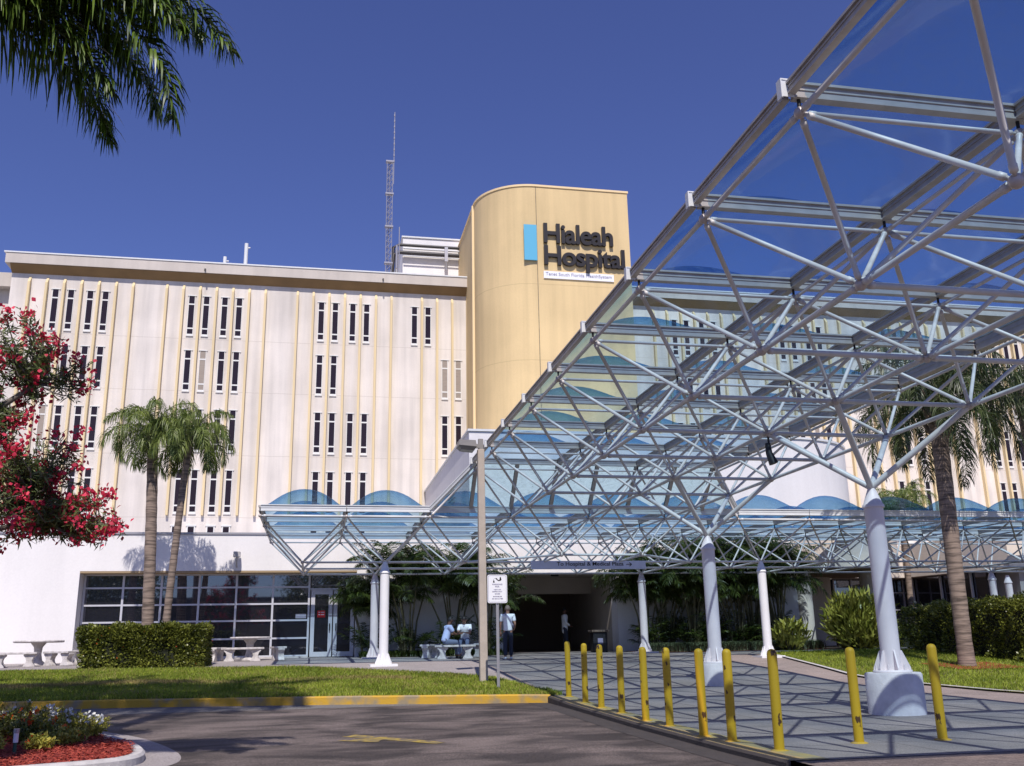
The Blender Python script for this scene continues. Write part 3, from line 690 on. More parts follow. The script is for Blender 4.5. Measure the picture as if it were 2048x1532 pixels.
for z in (23.6, 26.0, 28.2, 30.4): mb.box(-1.0,-.5,46.85,47.15,z,z+.1)
mb.build('lattice', M['antenna'], an)
mb = MB(); mb.tube([(-.52,46.9,28.9),(-.5,46.9,33.9)], .030, 6)
for k in range(9): mb.tube([(-.51,46.9,30.4+k*.4),(-.51,46.9,30.55+k*.4)], .05, 6)
mb.build('whip_aerial', M['antenna'], an)
wa = MB(); wa.tube([(-.14,46.6,21.94),(-.14,46.6,25.9)], .035, 6); wa.tube([(-.28,46.6,23.2),(-.28,46.6,24.7)], .07, 6); tag(wa.build('whip_aerial', M['antenna']), 'short thin whip aerial beside the rooftop plant room', 'aerial')
for x, z, r, lab in ((-10.15,23.05,.10,'short white vent pipe on the roof edge'), (-9.0,23.95,.11,'taller white vent pipe with side stub on the roof edge')):
    mb = MB(); mb.tube([(x,46,21.94),(x,46,z)], r, 10); mb.tube([(x,46,z-.25),(x+.22,46,z-.25)], .04, 6)
    tag(mb.build('vent_pipe', M['steelw']), lab, 'vent', 'vent pipes on the roof')

# yellow tower
tw = thing('stair_tower', 'tall yellow tower with one rounded corner', 'tower', (7.8, 42, 0))
X0, X1, Y0 = 3.68, 11.85, 39.0; RR_ = 2.95
def rc(inset=0, z=None):
    pts = [(X1-inset, 50), (X0+inset, 50)]
    for k in range(25):
        a = math.pi + k/24 * math.pi/2
        pts.append((X0+RR_ + (RR_-inset)*math.cos(a), Y0+RR_ + (RR_-inset)*math.sin(a)))
    pts.append((X1-inset, Y0+inset)); return pts
mb = MB(); mb.prism(rc(), 0, 25.35); mb.build('wall', M['yellowwall'], tw)
mb = MB(); mb.prism(rc(-.05), 25.355, 25.47); mb.build('coping', M['yellowtrim'], tw)
mb = MB(); mb.box(X0-.12, X0+.04, Y0+RR_-.1, Y0+RR_+.1, 9.5, 25.34); mb.build('corner_strip', M['yellowtrim'], tw)
mb = MB(); mb.box(X0+RR_-.015, X0+RR_+.015, Y0-.012, Y0+.01, 9.5, 25.34); mb.build('seam', M['boot'], tw)
ls = thing('wall_sign', 'big black two line lettering with a blue panel on the yellow tower', 'sign', (9, 38.8, 20))
textmesh('lettering', 'Hialeah', M['letter'], 6.98, 38.97, 22.02, height=1.14, width=3.88, depth=.16, bold=.022, space=.92, parent=ls)
t2 = textmesh('lettering', 'Hospital', M['letter'], 6.98, 38.97, 20.42, height=1.44, width=4.50, depth=.16, bold=.022, space=.92, parent=ls)
mb = MB(); mb.box(5.90, 6.60, 38.86, 38.93, 20.98, 23.02); mb.build('blue_panel', M['signblue'], ls)
mb = MB(); mb.box(6.95, 10.83, 38.93, 38.99, 20.02, 20.42)
s2 = tag(mb.build('name_plate', M['signwhite']), 'narrow white name plate with thin grey words under the black letters', 'sign')
t3 = textmesh('plate_text', 'Tenet South Florida HealthSystem', M['greytext'], 7.05, 38.925, 20.12, height=.24, width=3.66, depth=.006)
t3.parent = s2

# white lobby box with rounded end
lb = thing('lobby_building', 'tall plain white box with curved right end before the tower', 'building', (8, 33, 0))
arc = [(15.2 + 4.1*math.sin(a), 33.3 - 4.1*math.cos(a)) for a in np.linspace(0, math.pi/2, 22)]
mb = MB(); mb.prism([(1.34,44.95),(1.34,29.2)] + arc + [(19.3,44.95)], 5.34, 9.40); mb.build('upper_wall', M['white2'], lb)
mb = MB(); mb.prism([(1.28,44.95),(1.28,29.14)] + [(15.2 + 4.16*math.sin(a), 33.3 - 4.16*math.cos(a)) for a in np.linspace(0, math.pi/2, 22)] + [(19.36,44.95)], 9.405, 9.49); mb.build('coping', M['steelw'], lb)
mb = MB(); mb.prism([(14.6,44.95),(14.6,33.6)] + [(15.2 + 3.5*math.sin(a), 33.6 - 3.5*math.cos(a)*.2) for a in np.linspace(0, math.pi/2, 12)] + [(18.7,44.95)], 0, 5.33); mb.build('lower_wall', M['cream'], lb)
for k in range(6):
    mb = MB(); mb.box(1.28,1.34,33.0,35.2,7.2+k*.16,7.28+k*.16); mb.build('vent_louvre', M['galv'], lb)

# cafeteria wall with window wall, passage
cf = thing('cafeteria_building', 'long low white building with a dark window wall', 'building', (-5, 28.8, 0))
T = 28.8; D = 29.62
mb = MB()
mb.box(-34, -12.47, T, D, .3, 5.25); mb.box(-12.47, -2.92, T, D, 3.97, 5.25); mb.box(-2.92, 2.5, T, D, .3, 5.25)
mb.box(2.5, 7.0, T, D, 3.86, 5.25); mb.box(7.0, 14.6, T, D, .3, 5.25)
mb.build('wall', M['white'], cf)
mb = MB(); mb.box(-34, 14.62, T-.04, 44.9, 5.255, 5.33); mb.build('roof', M['galv'], cf)
mb = MB(); mb.box(-12.469, -2.921, T+.003, D, 3.90, 3.968); mb.build('head_trim', M['brownsoffit'], cf)
GY = 29.5
xs = [-12.40,-11.02,-9.63,-8.24,-6.85,-5.47,-4.62]
zs = [.98, 1.60, 2.23, 2.82, 3.42, 3.88]
xs = list(np.linspace(-12.42, -4.62, 7))
for a in range(6):
    for b in range(5):
        mb = MB(); mb.box(xs[a]+.02, xs[a+1]-.02, GY+.02, GY+.05, zs[b]+.02, zs[b+1]-.02)
        mb.build('window_pane', M['winglass'], cf)
for x in xs: mb = MB(); mb.box(x-.035, x+.035, GY-.04, GY+.06, .9, 3.899); mb.build('mullion', M['alu'], cf)
for b, z in enumerate(zs):
    for a in range(6): mb = MB(); mb.box(xs[a]+.037, xs[a+1]-.037, GY-.035, GY+.05, z-.03, z+.03); mb.build('transom', M['alu'], cf)
mb = MB(); mb.box(-12.45,-4.6, T+.3, GY-.05, .82, .96); mb.build('sill', M['plaster'], cf)
# double doors
for x0, x1, hx in ((-4.54,-3.76,-3.85),(-3.72,-2.96,-3.62)):
    mb = MB(); f = .14
    mb.box(x0, x0+f, GY-.05, GY+.03, .93, 3.30); mb.box(x1-f, x1, GY-.05, GY+.03, .93, 3.30)
    mb.box(x0+f, x1-f, GY-.05, GY+.03, 3.15, 3.30); mb.box(x0+f, x1-f, GY-.05, GY+.03, .93, 1.10)
    d = mb.build('door', M['alu'], cf)
    mb = MB(); mb.box(x0+f, x1-f, GY-.01, GY+.01, 1.10, 3.15); mb.build('door_pane', M['winglass'], d)
    mb = MB(); mb.box(hx-.02, hx+.02, GY-.12, GY-.05, 1.85, 2.1); mb.build('handle', M['black'], d)
mb = MB(); mb.box(-4.58, -2.93, GY-.04, GY+.04, 3.31, 3.37); mb.build('door_head', M['alu'], cf)
mb = MB(); mb.box(-4.55, -2.93, GY-.0, GY+.03, 3.38, 3.89); mb.build('door_transom_pane', M['winglass'], cf)
nt_ = thing('door_notice', 'small red notice with pale lines on the left glass door', 'notice', (-4.14, 29.44, 2.4))
mb = MB(); mb.box(-4.30,-4.02, GY-.03, GY-.012, 2.32, 2.56); mb.build('notice_panel', M['red'], nt_)
mb = MB()
for z in (2.50, 2.42):
    mb.box(-4.26,-4.20,GY-.034,GY-.031,z-.014,z+.014); mb.box(-4.17,-4.05,GY-.034,GY-.031,z-.014,z+.014)
mb.build('notice_lines', M['signwhite'], nt_)
mb = MB(); mb.box(-5.08,-4.70, GY-.03, GY-.012, 2.30, 2.45); tag(mb.build('pane_notice', M['signwhite']), 'small white sticker on the window beside the doors', 'notice')
# passage
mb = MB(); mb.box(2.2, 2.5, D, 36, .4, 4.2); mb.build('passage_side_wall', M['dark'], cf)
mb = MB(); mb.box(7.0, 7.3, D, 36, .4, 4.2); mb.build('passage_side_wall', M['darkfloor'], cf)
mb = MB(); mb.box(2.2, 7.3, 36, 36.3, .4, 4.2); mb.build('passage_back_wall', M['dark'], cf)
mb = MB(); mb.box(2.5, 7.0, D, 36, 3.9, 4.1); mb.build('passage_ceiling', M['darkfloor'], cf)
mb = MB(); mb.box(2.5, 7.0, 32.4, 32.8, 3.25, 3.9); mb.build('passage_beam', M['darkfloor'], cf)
for x, y in ((3.6,30.6),(4.9,30.2)): mb = MB(); mb.lathe((x,y,3.82), [(.16,0),(.16,.08)], 16); mb.build('ceiling_lamp', M['black'], cf)
# box on wall above windows
wf = thing('wall_speaker', 'small pale camera box with bracket on the white wall above windows', 'camera', (-7.2, 28.6, 4.4))
mb = MB(); mb.box(-7.32,-7.08,28.42,28.66,4.42,4.62); mb.build('housing', M['plaster'], wf, bevel=.02)
mb = MB(); mb.tube([(-7.2,28.55,4.42),(-7.2,28.55,4.15),(-7.2,28.8,4.1)], .03, 6); mb.tube([(-7.2,28.66,4.52),(-7.2,28.8,4.52)], .04, 6); mb.build('bracket', M['galv'], wf)

# rounded portico right of the palms
pt = thing('portico', 'cream rounded porch carried on thick round columns', 'porch', (17, 30, 0))
arcp = [(17.0 + 3.1*math.sin(a), 31.8 - 4.3*math.cos(a)) for a in np.linspace(-math.pi/2, math.pi/2, 26)]
mb = MB(); mb.prism([(13.9,34)] + arcp + [(20.1,34)], 3.98, 5.30); mb.build('canopy_drum', M['cream'], pt)
mb = MB(); mb.prism([(13.84,34)] + [(17.0 + 3.16*math.sin(a), 31.8 - 4.36*math.cos(a)) for a in np.linspace(-math.pi/2, math.pi/2, 26)] + [(20.16,34)], 3.93, 3.975); mb.build('drip_edge', M['brownsoffit'], pt)
for x, y in ((14.85,28.9),(18.0,29.3),(19.2,30.6)):
    mb = MB(); mb.tube([(x,y,.5),(x,y,3.925)], .33, 24); mb.build('column', M['cream'], pt)

# right lobby wing
rw = thing('entrance_wing', 'cream angled wing with dark glass entrance at right', 'building', (24, 34, 0))
polyw = [(19.6,34.2),(22.9,34.2),(23.9,28.2),(44,28.2),(44,44.9),(19.6,44.9)]
mb = MB(); mb.prism(polyw, 3.95, 5.45); mb.build('fascia_wall', M['cream'], rw)
mb = MB(); mb.prism([(24.6,28.6),(44,28.6),(44,40),(24.6,40)], .3, 3.94); mb.build('pier_wall', M['wallgrey'], rw)
mb = MB(); mb.prism([(19.7,35.2),(23.4,35.2),(24.1,30),(24.55,30),(24.55,40),(19.7,40)], .3, 3.94); mb.build('glass_front', M['winglass'], rw)
for x in np.linspace(19.75, 23.4, 5): mb = MB(); mb.box(x-.03,x+.03,35.12,35.19,.9,3.93); mb.build('mullion', M['alu'], rw)
for z in (1.7, 2.5, 3.3): mb = MB(); mb.box(19.7,23.4,35.13,35.18,z-.025,z+.025); mb.build('transom', M['alu'], rw)
for t in (.15,.5,.85):
    x = 23.4+.7*t; y = 35.2-5.2*t; mb = MB(); mb.box(x-.12,x-.04,y-.05,y+.05,.9,3.93); mb.build('mullion', M['alu'], rw)

def car(x, y, rz, col, label):
    o = thing('parked_car', label, 'car', (x, y, gr(y)), 'cars parked behind the viewer'); o.rotation_euler = (0,0,rz)
    cm = mat('car paint ' + label[:5], col, .25); mb = MB()
    prof = [(-2.2,.35),(2.2,.35),(2.25,.62),(2.1,.82),(1.15,.92),(.55,1.38),(-1.0,1.42),(-1.75,.98),(-2.2,.92)]
    mb.prism_y(prof, -.85, .85); q = mb.build('body', cm, None, bevel=.06); q.parent = o
    mb = MB(); mb.prism_y([(1.02,.95),(.5,1.33),(-.95,1.36),(-1.55,1.0)], -.865, .865); q = mb.build('side_window', M['slitglass']); q.parent = o
    for sx in (-1.35,1.35):
        for sy in (-.78,.78): mb = MB(); mb.tube([(sx,sy-.1,.33),(sx,sy+.1,.33)], .33, 16); q = mb.build('wheel', M['black']); q.parent = o
for x, y, c, l in ((-24,-21,(.75,.75,.75),'white car parked far left behind the viewer'),(-17.5,-22,(.30,.02,.02),'red car parked behind the viewer'),(-11,-21.5,(.7,.7,.72),'silver car parked behind the viewer'),(-4.5,-22,(.05,.06,.10),'black car parked behind the viewer')): car(x, y, .1, c, l)
# far parking deck and cars behind the viewer (seen as reflections in the window wall)
gd = thing('parking_deck', 'long parking deck across the road behind the viewer', 'building', (-10, -60, 0))
for z in (0, 3.2, 6.4): mb = MB(); mb.box(-70, 50, -80, -60, z*.8+1.7, z*.8+2.5); mb.build('deck_band', M['garage'], gd)
mb = MB(); mb.box(-70, 50, -82, -62, -.2, 7.5); mb.build('core', M['dark'], gd)

# ================================================================== STREET FURNITURE
def bollard(x, y, hgt, label, lean=0, lx=0):
    zb = gz(y)
    o = thing('bollard', label, 'bollard', (x, y, zb), 'yellow bollards along the plaza edge')
    r = .058; pr_ = [(r,0),(r,hgt-.05),(r*.93,hgt-.03),(r*.75,hgt-.010),(r*.4,hgt+.002),(.004,hgt+.006)]
    mb = MB(); mb.lathe((0,0,-.15), [(a,b+.15 if b else 0) for a, b in pr_], 24)
    p = mb.build('post', M['bollard']); p.parent = o
    mb = MB(); mb.lathe((0,0,-.1), [(r+.045,0),(r+.045,.105),(r+.01,.118)], 20); q = mb.build('collar', M['kerbyellow']); q.parent = o
    p.rotation_euler = (lean, lx, random.uniform(0, 6.28))
    return o
bl = ['farthest yellow bollard, standing at the lawn corner','second farthest yellow bollard in the kerb row','third farthest yellow bollard in the kerb row','fourth farthest yellow bollard in the kerb row',
      'yellow bollard in the middle of the row, right of the dark bin','yellow bollard sixth from the lawn corner','yellow bollard just left of the small column pedestal','yellow bollard just right of the small column pedestal',
      'nearest and tallest looking yellow bollard with rust chips']
for (x, y), lab in zip([(.78,12.60),(.77,11.30),(.72,10.05),(.74,8.90),(.68,7.50),(.72,6.55),(.63,5.05),(.72,4.36),(.78,3.21)], bl): bollard(x, y, 1.1, lab, random.uniform(-.006,.006), random.uniform(-.006,.006))
bollard(2.02, 3.64, 1.1, 'yellow bollard set apart just left of the big round pedestal'); bollard(3.12, 3.62, 1.12, 'rightmost yellow bollard with pale cap, right of the big pedestal')

lp = thing('lamp_post', 'square tan concrete lamp post with box light head', 'street lamp', (-.38, 16.2, .34))
mb = MB(); w0, w1 = .095, .085
mb.add([(-.38+sx*w0*1.0, 16.2+sy*w0, .2) for sx, sy in ((-1,-1),(1,-1),(1,1),(-1,1))] + [(-.40+sx*w1, 16.2+sy*w1, 6.02) for sx, sy in ((-1,-1),(1,-1),(1,1),(-1,1))],
       [(3,2,1,0),(4,5,6,7),(0,1,5,4),(1,2,6,5),(2,3,7,6),(3,0,4,7)])
mb.build('post', M['polec'], lp, bevel=.015)
mb = MB(); mb.box(-.46,-.34,16.14,16.26,6.0,6.29); mb.build('tenon', M['lampmetal'], lp)
mb = MB(); cx, cy = -.86, 15.95
mb.add([(-1.04,15.62,6.02),(-.56,15.80,6.02),(-.56,16.28,6.02),(-1.04,16.1,6.02),(-1.02,15.66,6.16),(-.58,15.84,6.19),(-.58,16.24,6.19),(-1.02,16.06,6.16),
        (-.96,15.72,5.93),(-.62,15.86,5.93),(-.62,16.2,5.93),(-.96,16.04,5.93)], [(4,5,6,7),(0,1,5,4),(1,2,6,5),(2,3,7,6),(3,0,4,7),(0,8,9,1),(1,9,10,2),(2,10,11,3),(3,11,8,0)])
mb.box(-.57,-.44,16.12,16.2,6.05,6.15)
lh = mb.build('lamp_head', M['lampmetal'], lp)
mb = MB(); mb.add([(-.96,15.72,5.928),(-.62,15.86,5.928),(-.62,16.2,5.928),(-.96,16.04,5.928)], [(3,2,1,0)]); mb.build('lens', M['lamplens'], lh)

ps = thing('parking_sign', 'white parking sign with stork emblem on a thin steel post', 'sign', (-.3, 14.7, .24))
mb = MB(); mb.box(-.325,-.275,14.70,14.725,.1,2.5); mb.box(-.332,-.322,14.685,14.71,.1,2.5); mb.box(-.278,-.268,14.685,14.71,.1,2.5); mb.build('post', M['galv'], ps)
def rrect(x0, x1, z0, z1, r, n=5):
    pts = []
    for cx, cz, a0 in ((x1-r,z0+r,-90),(x1-r,z1-r,0),(x0+r,z1-r,90),(x0+r,z0+r,180)):
        for k in range(n+1): a = R(a0 + 90*k/n); pts.append((cx+r*math.cos(a), cz+r*math.sin(a)))
    return pts
def ring_y(mb, outer, inner, y):
    n = len(outer); mb.add([(x,y,z) for x,z in outer] + [(x,y,z) for x,z in inner], [(i,(i+1)%n,n+(i+1)%n,n+i) for i in range(n)])
mb = MB(); mb.prism_y(rrect(-.53,-.07,2.14,2.78,.045), 14.672, 14.684); board = mb.build('sign_board', M['signwhite'], ps)
mb = MB(); ring_y(mb, rrect(-.512,-.088,2.158,2.762,.035), rrect(-.504,-.096,2.166,2.754,.03), 14.670); mb.build('border', M['greytext'], ps)
for txt, z, h, wd in (('PARKING',2.545,.032,.235),('FOR',2.495,.032,.10),('NEW OR',2.43,.026,.17),('EXPECTANT',2.385,.026,.23),('MOMS',2.335,.026,.12),('MAXIMUM',2.275,.026,.20),('30 MINUTES',2.225,.026,.25)):
    textmesh('sign_text', txt, M['greytext'], -.30, 14.670, z, height=h, width=wd, depth=.002, bold=.02, align='CENTER', parent=ps)
mb = MB(); yy = 14.669
def flat(pts): mb.add([(x,yy,z) for x,z in pts], [tuple(range(len(pts)))])
flat([(-.335,2.69),(-.31,2.70),(-.285,2.665),(-.25,2.655),(-.235,2.735),(-.215,2.72),(-.20,2.665),(-.225,2.64),(-.27,2.635),(-.31,2.66)]) ; flat([(-.345,2.69),(-.33,2.705),(-.315,2.70),(-.32,2.685)])
flat([(-.385,2.692),(-.345,2.698),(-.345,2.692)]); flat([(-.40,2.60),(-.36,2.60),(-.365,2.63),(-.378,2.66),(-.382,2.692),(-.386,2.66),(-.396,2.63)])
mb.build('stork_emblem', M['letter'], ps)

# planter bed, bottom left
bed = [(-6.36,4.95),(-6.33,5.4),(-6.45,6.1),(-6.80,7.2),(-7.35,8.5),(-8.2,9.7),(-9.6,10.6),(-12,11.1),(-18,11.3),(-18,2.5),(-9.0,3.6),(-7.2,4.35),(-6.6,4.62)]
def inset(poly, d):
    n = len(poly); c = Vector((sum(p[0] for p in poly)/n, sum(p[1] for p in poly)/n)); out = []
    for i in range(n):
        a, b, e = Vector(poly[i-1]), Vector(poly[i]), Vector(poly[(i+1)%n])
        t = ((b-a).normalized() + (e-b).normalized()).normalized(); nn = Vector((-t.y, t.x)); out.append(tuple(b + nn*d))
    return out
for _ in range(2):
    bed = [q for i in range(len(bed)) for q in ((.75*bed[i][0]+.25*bed[(i+1)%len(bed)][0], .75*bed[i][1]+.25*bed[(i+1)%len(bed)][1]), (.25*bed[i][0]+.75*bed[(i+1)%len(bed)][0], .25*bed[i][1]+.75*bed[(i+1)%len(bed)][1]))]
bi = inset(bed, .17); n = len(bed)
mb = MB(); vs = [(x,y,-.3) for x,y in bed] + [(x,y,.02) for x,y in bed] + [(x,y,.05) for x,y in inset(bed,.03)] + [(x,y,.05) for x,y in inset(bed,.14)] + [(x,y,.0) for x,y in bi]
mb.add(vs, [(l*n+i, l*n+(i+1)%n, (l+1)*n+(i+1)%n, (l+1)*n+i) for l in range(4) for i in range(n)]); o = mb.build('planter_kerb', M['plaster']); tag(o, 'pale concrete kerb round the flower bed at lower left', 'kerb')
# mulch mound grid
gx = np.linspace(-13, -6.3, 150); gy = np.linspace(4.2, 10.8, 150)
def inside(P, poly):
    x, y = P[...,0], P[...,1]; r = np.zeros(x.shape, bool); j = len(poly)-1
    for i in range(len(poly)):
        xi, yi = poly[i]; xj, yj = poly[j]
        r ^= ((yi > y) != (yj > y)) & (x < (xj-xi)*(y-yi)/(yj-yi+1e-12)+xi); j = i
    return r
GX, GY_ = np.meshgrid(gx, gy, indexing='ij'); ins = inside(np.stack([GX,GY_],-1), inset(bed,.13))
hz = .02 + .05*np.sin(GX*1.7)*np.sin(GY_*1.3) + RNG.uniform(-.015,.02,GX.shape); hz += .10*np.clip((-7.0-GX)/3,0,1)
V = np.stack([GX,GY_,hz],-1).reshape(-1,3); idx = np.arange(GX.size).reshape(GX.shape)
ok = ins[:-1,:-1]&ins[1:,:-1]&ins[1:,1:]&ins[:-1,1:]
F = np.stack([idx[:-1,:-1],idx[1:,:-1],idx[1:,1:],idx[:-1,1:]],-1)[ok]
o = quadmesh('mulch', V, F, M['mulch']); tag(o, 'red wood mulch filling the flower bed at lower left', 'mulch', kind='stuff')
n = 26000; P0 = np.column_stack([RNG.uniform(-12,-6.3,n), RNG.uniform(4.4,10.6,n)]); P0 = P0[inside(P0, inset(bed,.12))]; n = len(P0)
a = RNG.uniform(0,6.28,n); l = RNG.uniform(.012,.035,n); z = .05 + .05*np.sin(P0[:,0]*1.7)*np.sin(P0[:,1]*1.3) + .10*np.clip((-7.0-P0[:,0])/3,0,1) + RNG.uniform(-.01,.02,n)
c = np.column_stack([P0, z]); d = np.column_stack([np.cos(a)*l, np.sin(a)*l, RNG.uniform(-.4,.4,n)*l]); wv = np.column_stack([-np.sin(a), np.cos(a), RNG.uniform(-.5,.5,n)]) * RNG.uniform(.003,.008,n)[:,None]
V, F = ribbons(np.stack([c-d, c+d],1), np.stack([wv,wv],1)); M['chip'] = leafmat("mulch chip", (.13,.012,.012), (.50,.09,.05), scale=9, rough=.9, trans=0)
tag(quadmesh('mulch_chips', V, F, M['chip']), 'loose red mulch chips over the flower bed', 'mulch', kind='stuff')
# concrete gutter apron round the bed
ap = inset(bed, -.42); mb = MB(); nn = len(bed)
mb.add([(x,y,gr(y)+.004) for x,y in bed] + [(x,y,gr(y)+.004) for x,y in ap], [((i+1)%nn,i,nn+i,nn+(i+1)%nn) for i in range(nn)])
o = mb.build('edge_strip', M['walk']); o['kind'] = 'structure'
gl = thing('path_light', 'short green and white garden spike light in the mulch', 'garden light', (-7.95, 6.0, .1))
mb = MB(); mb.tube([(-7.95,6.0,.0),(-7.95,6.0,.16)], .022, 10); mb.build('stake', mat("green enamel", (.03,.10,.07), .5), gl)
mb = MB(); mb.tube([(-7.95,6.0,.16),(-7.95,6.0,.27)], .03, 12); mb.build('diffuser', M['signwhite'], gl)
mb = MB(); mb.tube([(-7.95,6.0,.27),(-7.95,6.0,.32)], .036, 12); mb.build('cap', M['galv'], gl)

# concrete tables and benches
def leg_profile(w, h): return [(-w*.5,0),(w*.5,0),(w*.46,h*.12),(w*.30,h*.30),(w*.24,h*.5),(w*.32,h*.72),(w*.5,h*.88),(w*.5,h),(-w*.5,h),(-w*.5,h*.88),(-w*.32,h*.72),(-w*.24,h*.5),(-w*.30,h*.30),(-w*.46,h*.12)]
def furniture(kind, x, y, rz, label, group, length=1.35, h=None, depth=.36, curve=0):
    h = h or (.44 if kind == 'bench' else .76)
    o = thing('concrete_' + kind, label, kind, (x, y, gz(y)+.004), group); o.rotation_euler = (0,0,rz)
    mb = MB()
    if kind == 'table': mb.lathe((0,0,h-.07), [(.02,0),(length/2-.03,0),(length/2,.02),(length/2,.055),(length/2-.015,.07)], 36)
    else:
        if curve:
            r = curve; a = length/2/r; n = 14
            inn = [((r-depth/2)*math.sin(t), (r-depth/2)*math.cos(t)-r) for t in np.linspace(-a,a,n)]; out = [((r+depth/2)*math.sin(t), (r+depth/2)*math.cos(t)-r) for t in np.linspace(a,-a,n)]
            mb.prism(inn + out, h-.065, h)
        else: mb.box(-length/2,length/2,-depth/2,depth/2,h-.065,h)
    t = mb.build('seat' if kind == 'bench' else 'tabletop', M['conc'], None, bevel=.012); t.parent = o
    if kind == 'table': mb = MB(); mb.lathe((0,0,0), [(.26,0),(.26,.05),(.15,.14),(.11,.35),(.13,.55),(.24,h-.07)], 20); q = mb.build('pedestal', M['conc']); q.parent = o
    else:
        for s in (-1,1):
            xx = s*length*.33; yy = (math.cos(xx/curve)-1)*curve if curve else 0
            mb = MB(); mb.prism_y(leg_profile(.34, h-.066), -.05, .05)
            for i, v in enumerate(mb.v): mb.v[i] = (v[0] + xx, v[1]*2.2 + yy, v[2])
            q = mb.build('leg', M['conc'], bevel=.012); q.parent = o
    return o
G1, G2, G3 = 'concrete set at the far left wall', 'concrete set before the window wall', 'concrete set under the palms'
furniture('table', -13.0, 26.6, 0, 'round concrete table at the far left white wall', None, 1.5)
furniture('bench', -13.3, 25.3, .1, 'concrete bench in front of the far left table, cut by the frame', G1, 1.25)
furniture('bench', -12.15, 25.7, -.5, 'concrete bench right of centre at the far left table', G1, .95)
furniture('bench', -11.75, 26.8, -1.2, 'concrete bench nearest the hedge at the far left table', G1, 1.0)
furniture('bench', -13.9, 24.7, .3, 'concrete bench at the frame edge, nearest of the far left set', G1, .9)
furniture('table', -6.5, 27.2, 0, 'round concrete table before the dark window wall', None, 1.35)
furniture('bench', -6.65, 25.95, 0, 'curved concrete bench in front of the window wall table', G2, 1.25, curve=-1.35)
furniture('bench', -7.55, 26.8, 1.3, 'concrete bench left of the window wall table', G2, .9)
furniture('bench', -5.55, 26.7, -1.3, 'concrete bench right of the window wall table', G2, .9)
furniture('bench', .12, 24.6, 0, 'curved concrete bench carrying the seated person in pale blue', G3, 1.25, curve=-1.6)
furniture('bench', -.55, 25.6, 1.0, 'concrete bench left behind the occupied bench', G3, 1.0)
furniture('bench', .85, 25.75, -.9, 'concrete bench under the second seated person', G3, 1.0)
bn = thing('litter_bin', 'dark square litter bin with lid in the passage mouth', 'bin', (6.1, 28.5, gz(28.5)))
mb = MB(); mb.box(5.83,6.38,28.25,28.7,gz(28.5),1.62); mb.build('body', M['black'], bn, bevel=.02)
mb = MB(); mb.box(5.77,6.44,28.19,28.76,1.622,1.70); mb.build('lid', M['dark'], bn, bevel=.015)
mb = MB(); mb.box(6.0,6.2,28.235,28.249,1.2,1.4); mb.build('label_plate', M['greytext'], bn)

# ================================================================== VEGETATION
def frond_arrays(base, az, el, L, droop, nl=70, ll=.5, lw=.012, hang=.8, plumose=.5, start=.12, side_tilt=0, curl=0, rng=RNG):
    """one pinnate frond -> rachis points, leaflet verts/faces"""
    k = 16; t = np.linspace(0, 1, k); e = el - droop * t**1.5
    a = az + curl * t
    dx = np.cos(e)*np.cos(a); dy = np.cos(e)*np.sin(a); dz = np.sin(e)
    st = np.stack([dx,dy,dz],1) * (L/(k-1)); P = np.array(base) + np.vstack([[0,0,0], np.cumsum(st[:-1],0)])
    T = np.stack([dx,dy,dz],1)
    n = nl*2; tt = np.repeat(np.linspace(start, 1.0, nl), 2) + rng.uniform(-.008,.008,n); tt = np.clip(tt, 0, 1)
    C = np.stack([np.interp(tt, t, P[:,i]) for i in range(3)],1); Tn = np.stack([np.interp(tt, t, T[:,i]) for i in range(3)],1); Tn /= np.linalg.norm(Tn,axis=1)[:,None]
    up = np.array([0,0,1.0]); S = np.cross(Tn, up); S /= (np.linalg.norm(S,axis=1)[:,None]+1e-6); U = np.cross(S, Tn)
    sg = np.tile([1,-1], nl)[:,None]; ang = rng.normal(.1, plumose, n)[:,None] + side_tilt*sg
    out = S*sg*np.cos(ang) + U*np.sin(ang)
    fw = .35 + .6*tt[:,None]**2
    D = out + Tn*fw; D /= np.linalg.norm(D,axis=1)[:,None]
    prof = np.sin(np.pi*np.clip((tt-start)/(1-start),0,1)**.75*.92+.12)**.55
    l = (ll * prof * rng.uniform(.8,1.1,n))[:,None]
    h = hang * rng.uniform(.7,1.25,n)[:,None]
    p0 = C; p1 = C + D*l*.38 - up*l*.04*h; D2 = D*(1-.55*h) - up*h*.85; D2 /= np.linalg.norm(D2,axis=1)[:,None]; p2 = p1 + D2*l*.33
    D3 = D*(1-.85*np.clip(h,0,1.1)) - up*h*1.1; D3 /= np.linalg.norm(D3,axis=1)[:,None]; p3 = p2 + D3*l*.34
    w = np.cross(D, np.where(rng.uniform(0,1,n)[:,None] > .5, Tn, U)); w = w + Tn*.6; w /= np.linalg.norm(w,axis=1)[:,None]; w *= lw
    return P, np.stack([p0,p1,p2,p3],1), np.stack([w*.6,w,w*.75,w*.08],1)
def frond(parent, name, mt, base, az, el, L, droop, rr=.018, **kw):
    P, Q, Wd = frond_arrays(base, az, el, L, droop, **kw)
    V, F = ribbons(Q, Wd)
    o = quadmesh(name, V, F, mt); 
    o.parent = parent
    mb = MB(); mb.tube([tuple(p) for p in P[::2]], list(np.linspace(rr, rr*.2, len(P[::2]))), 5); r = mb.build('frond_stalk', M['rachis']); r.parent = o
    return o
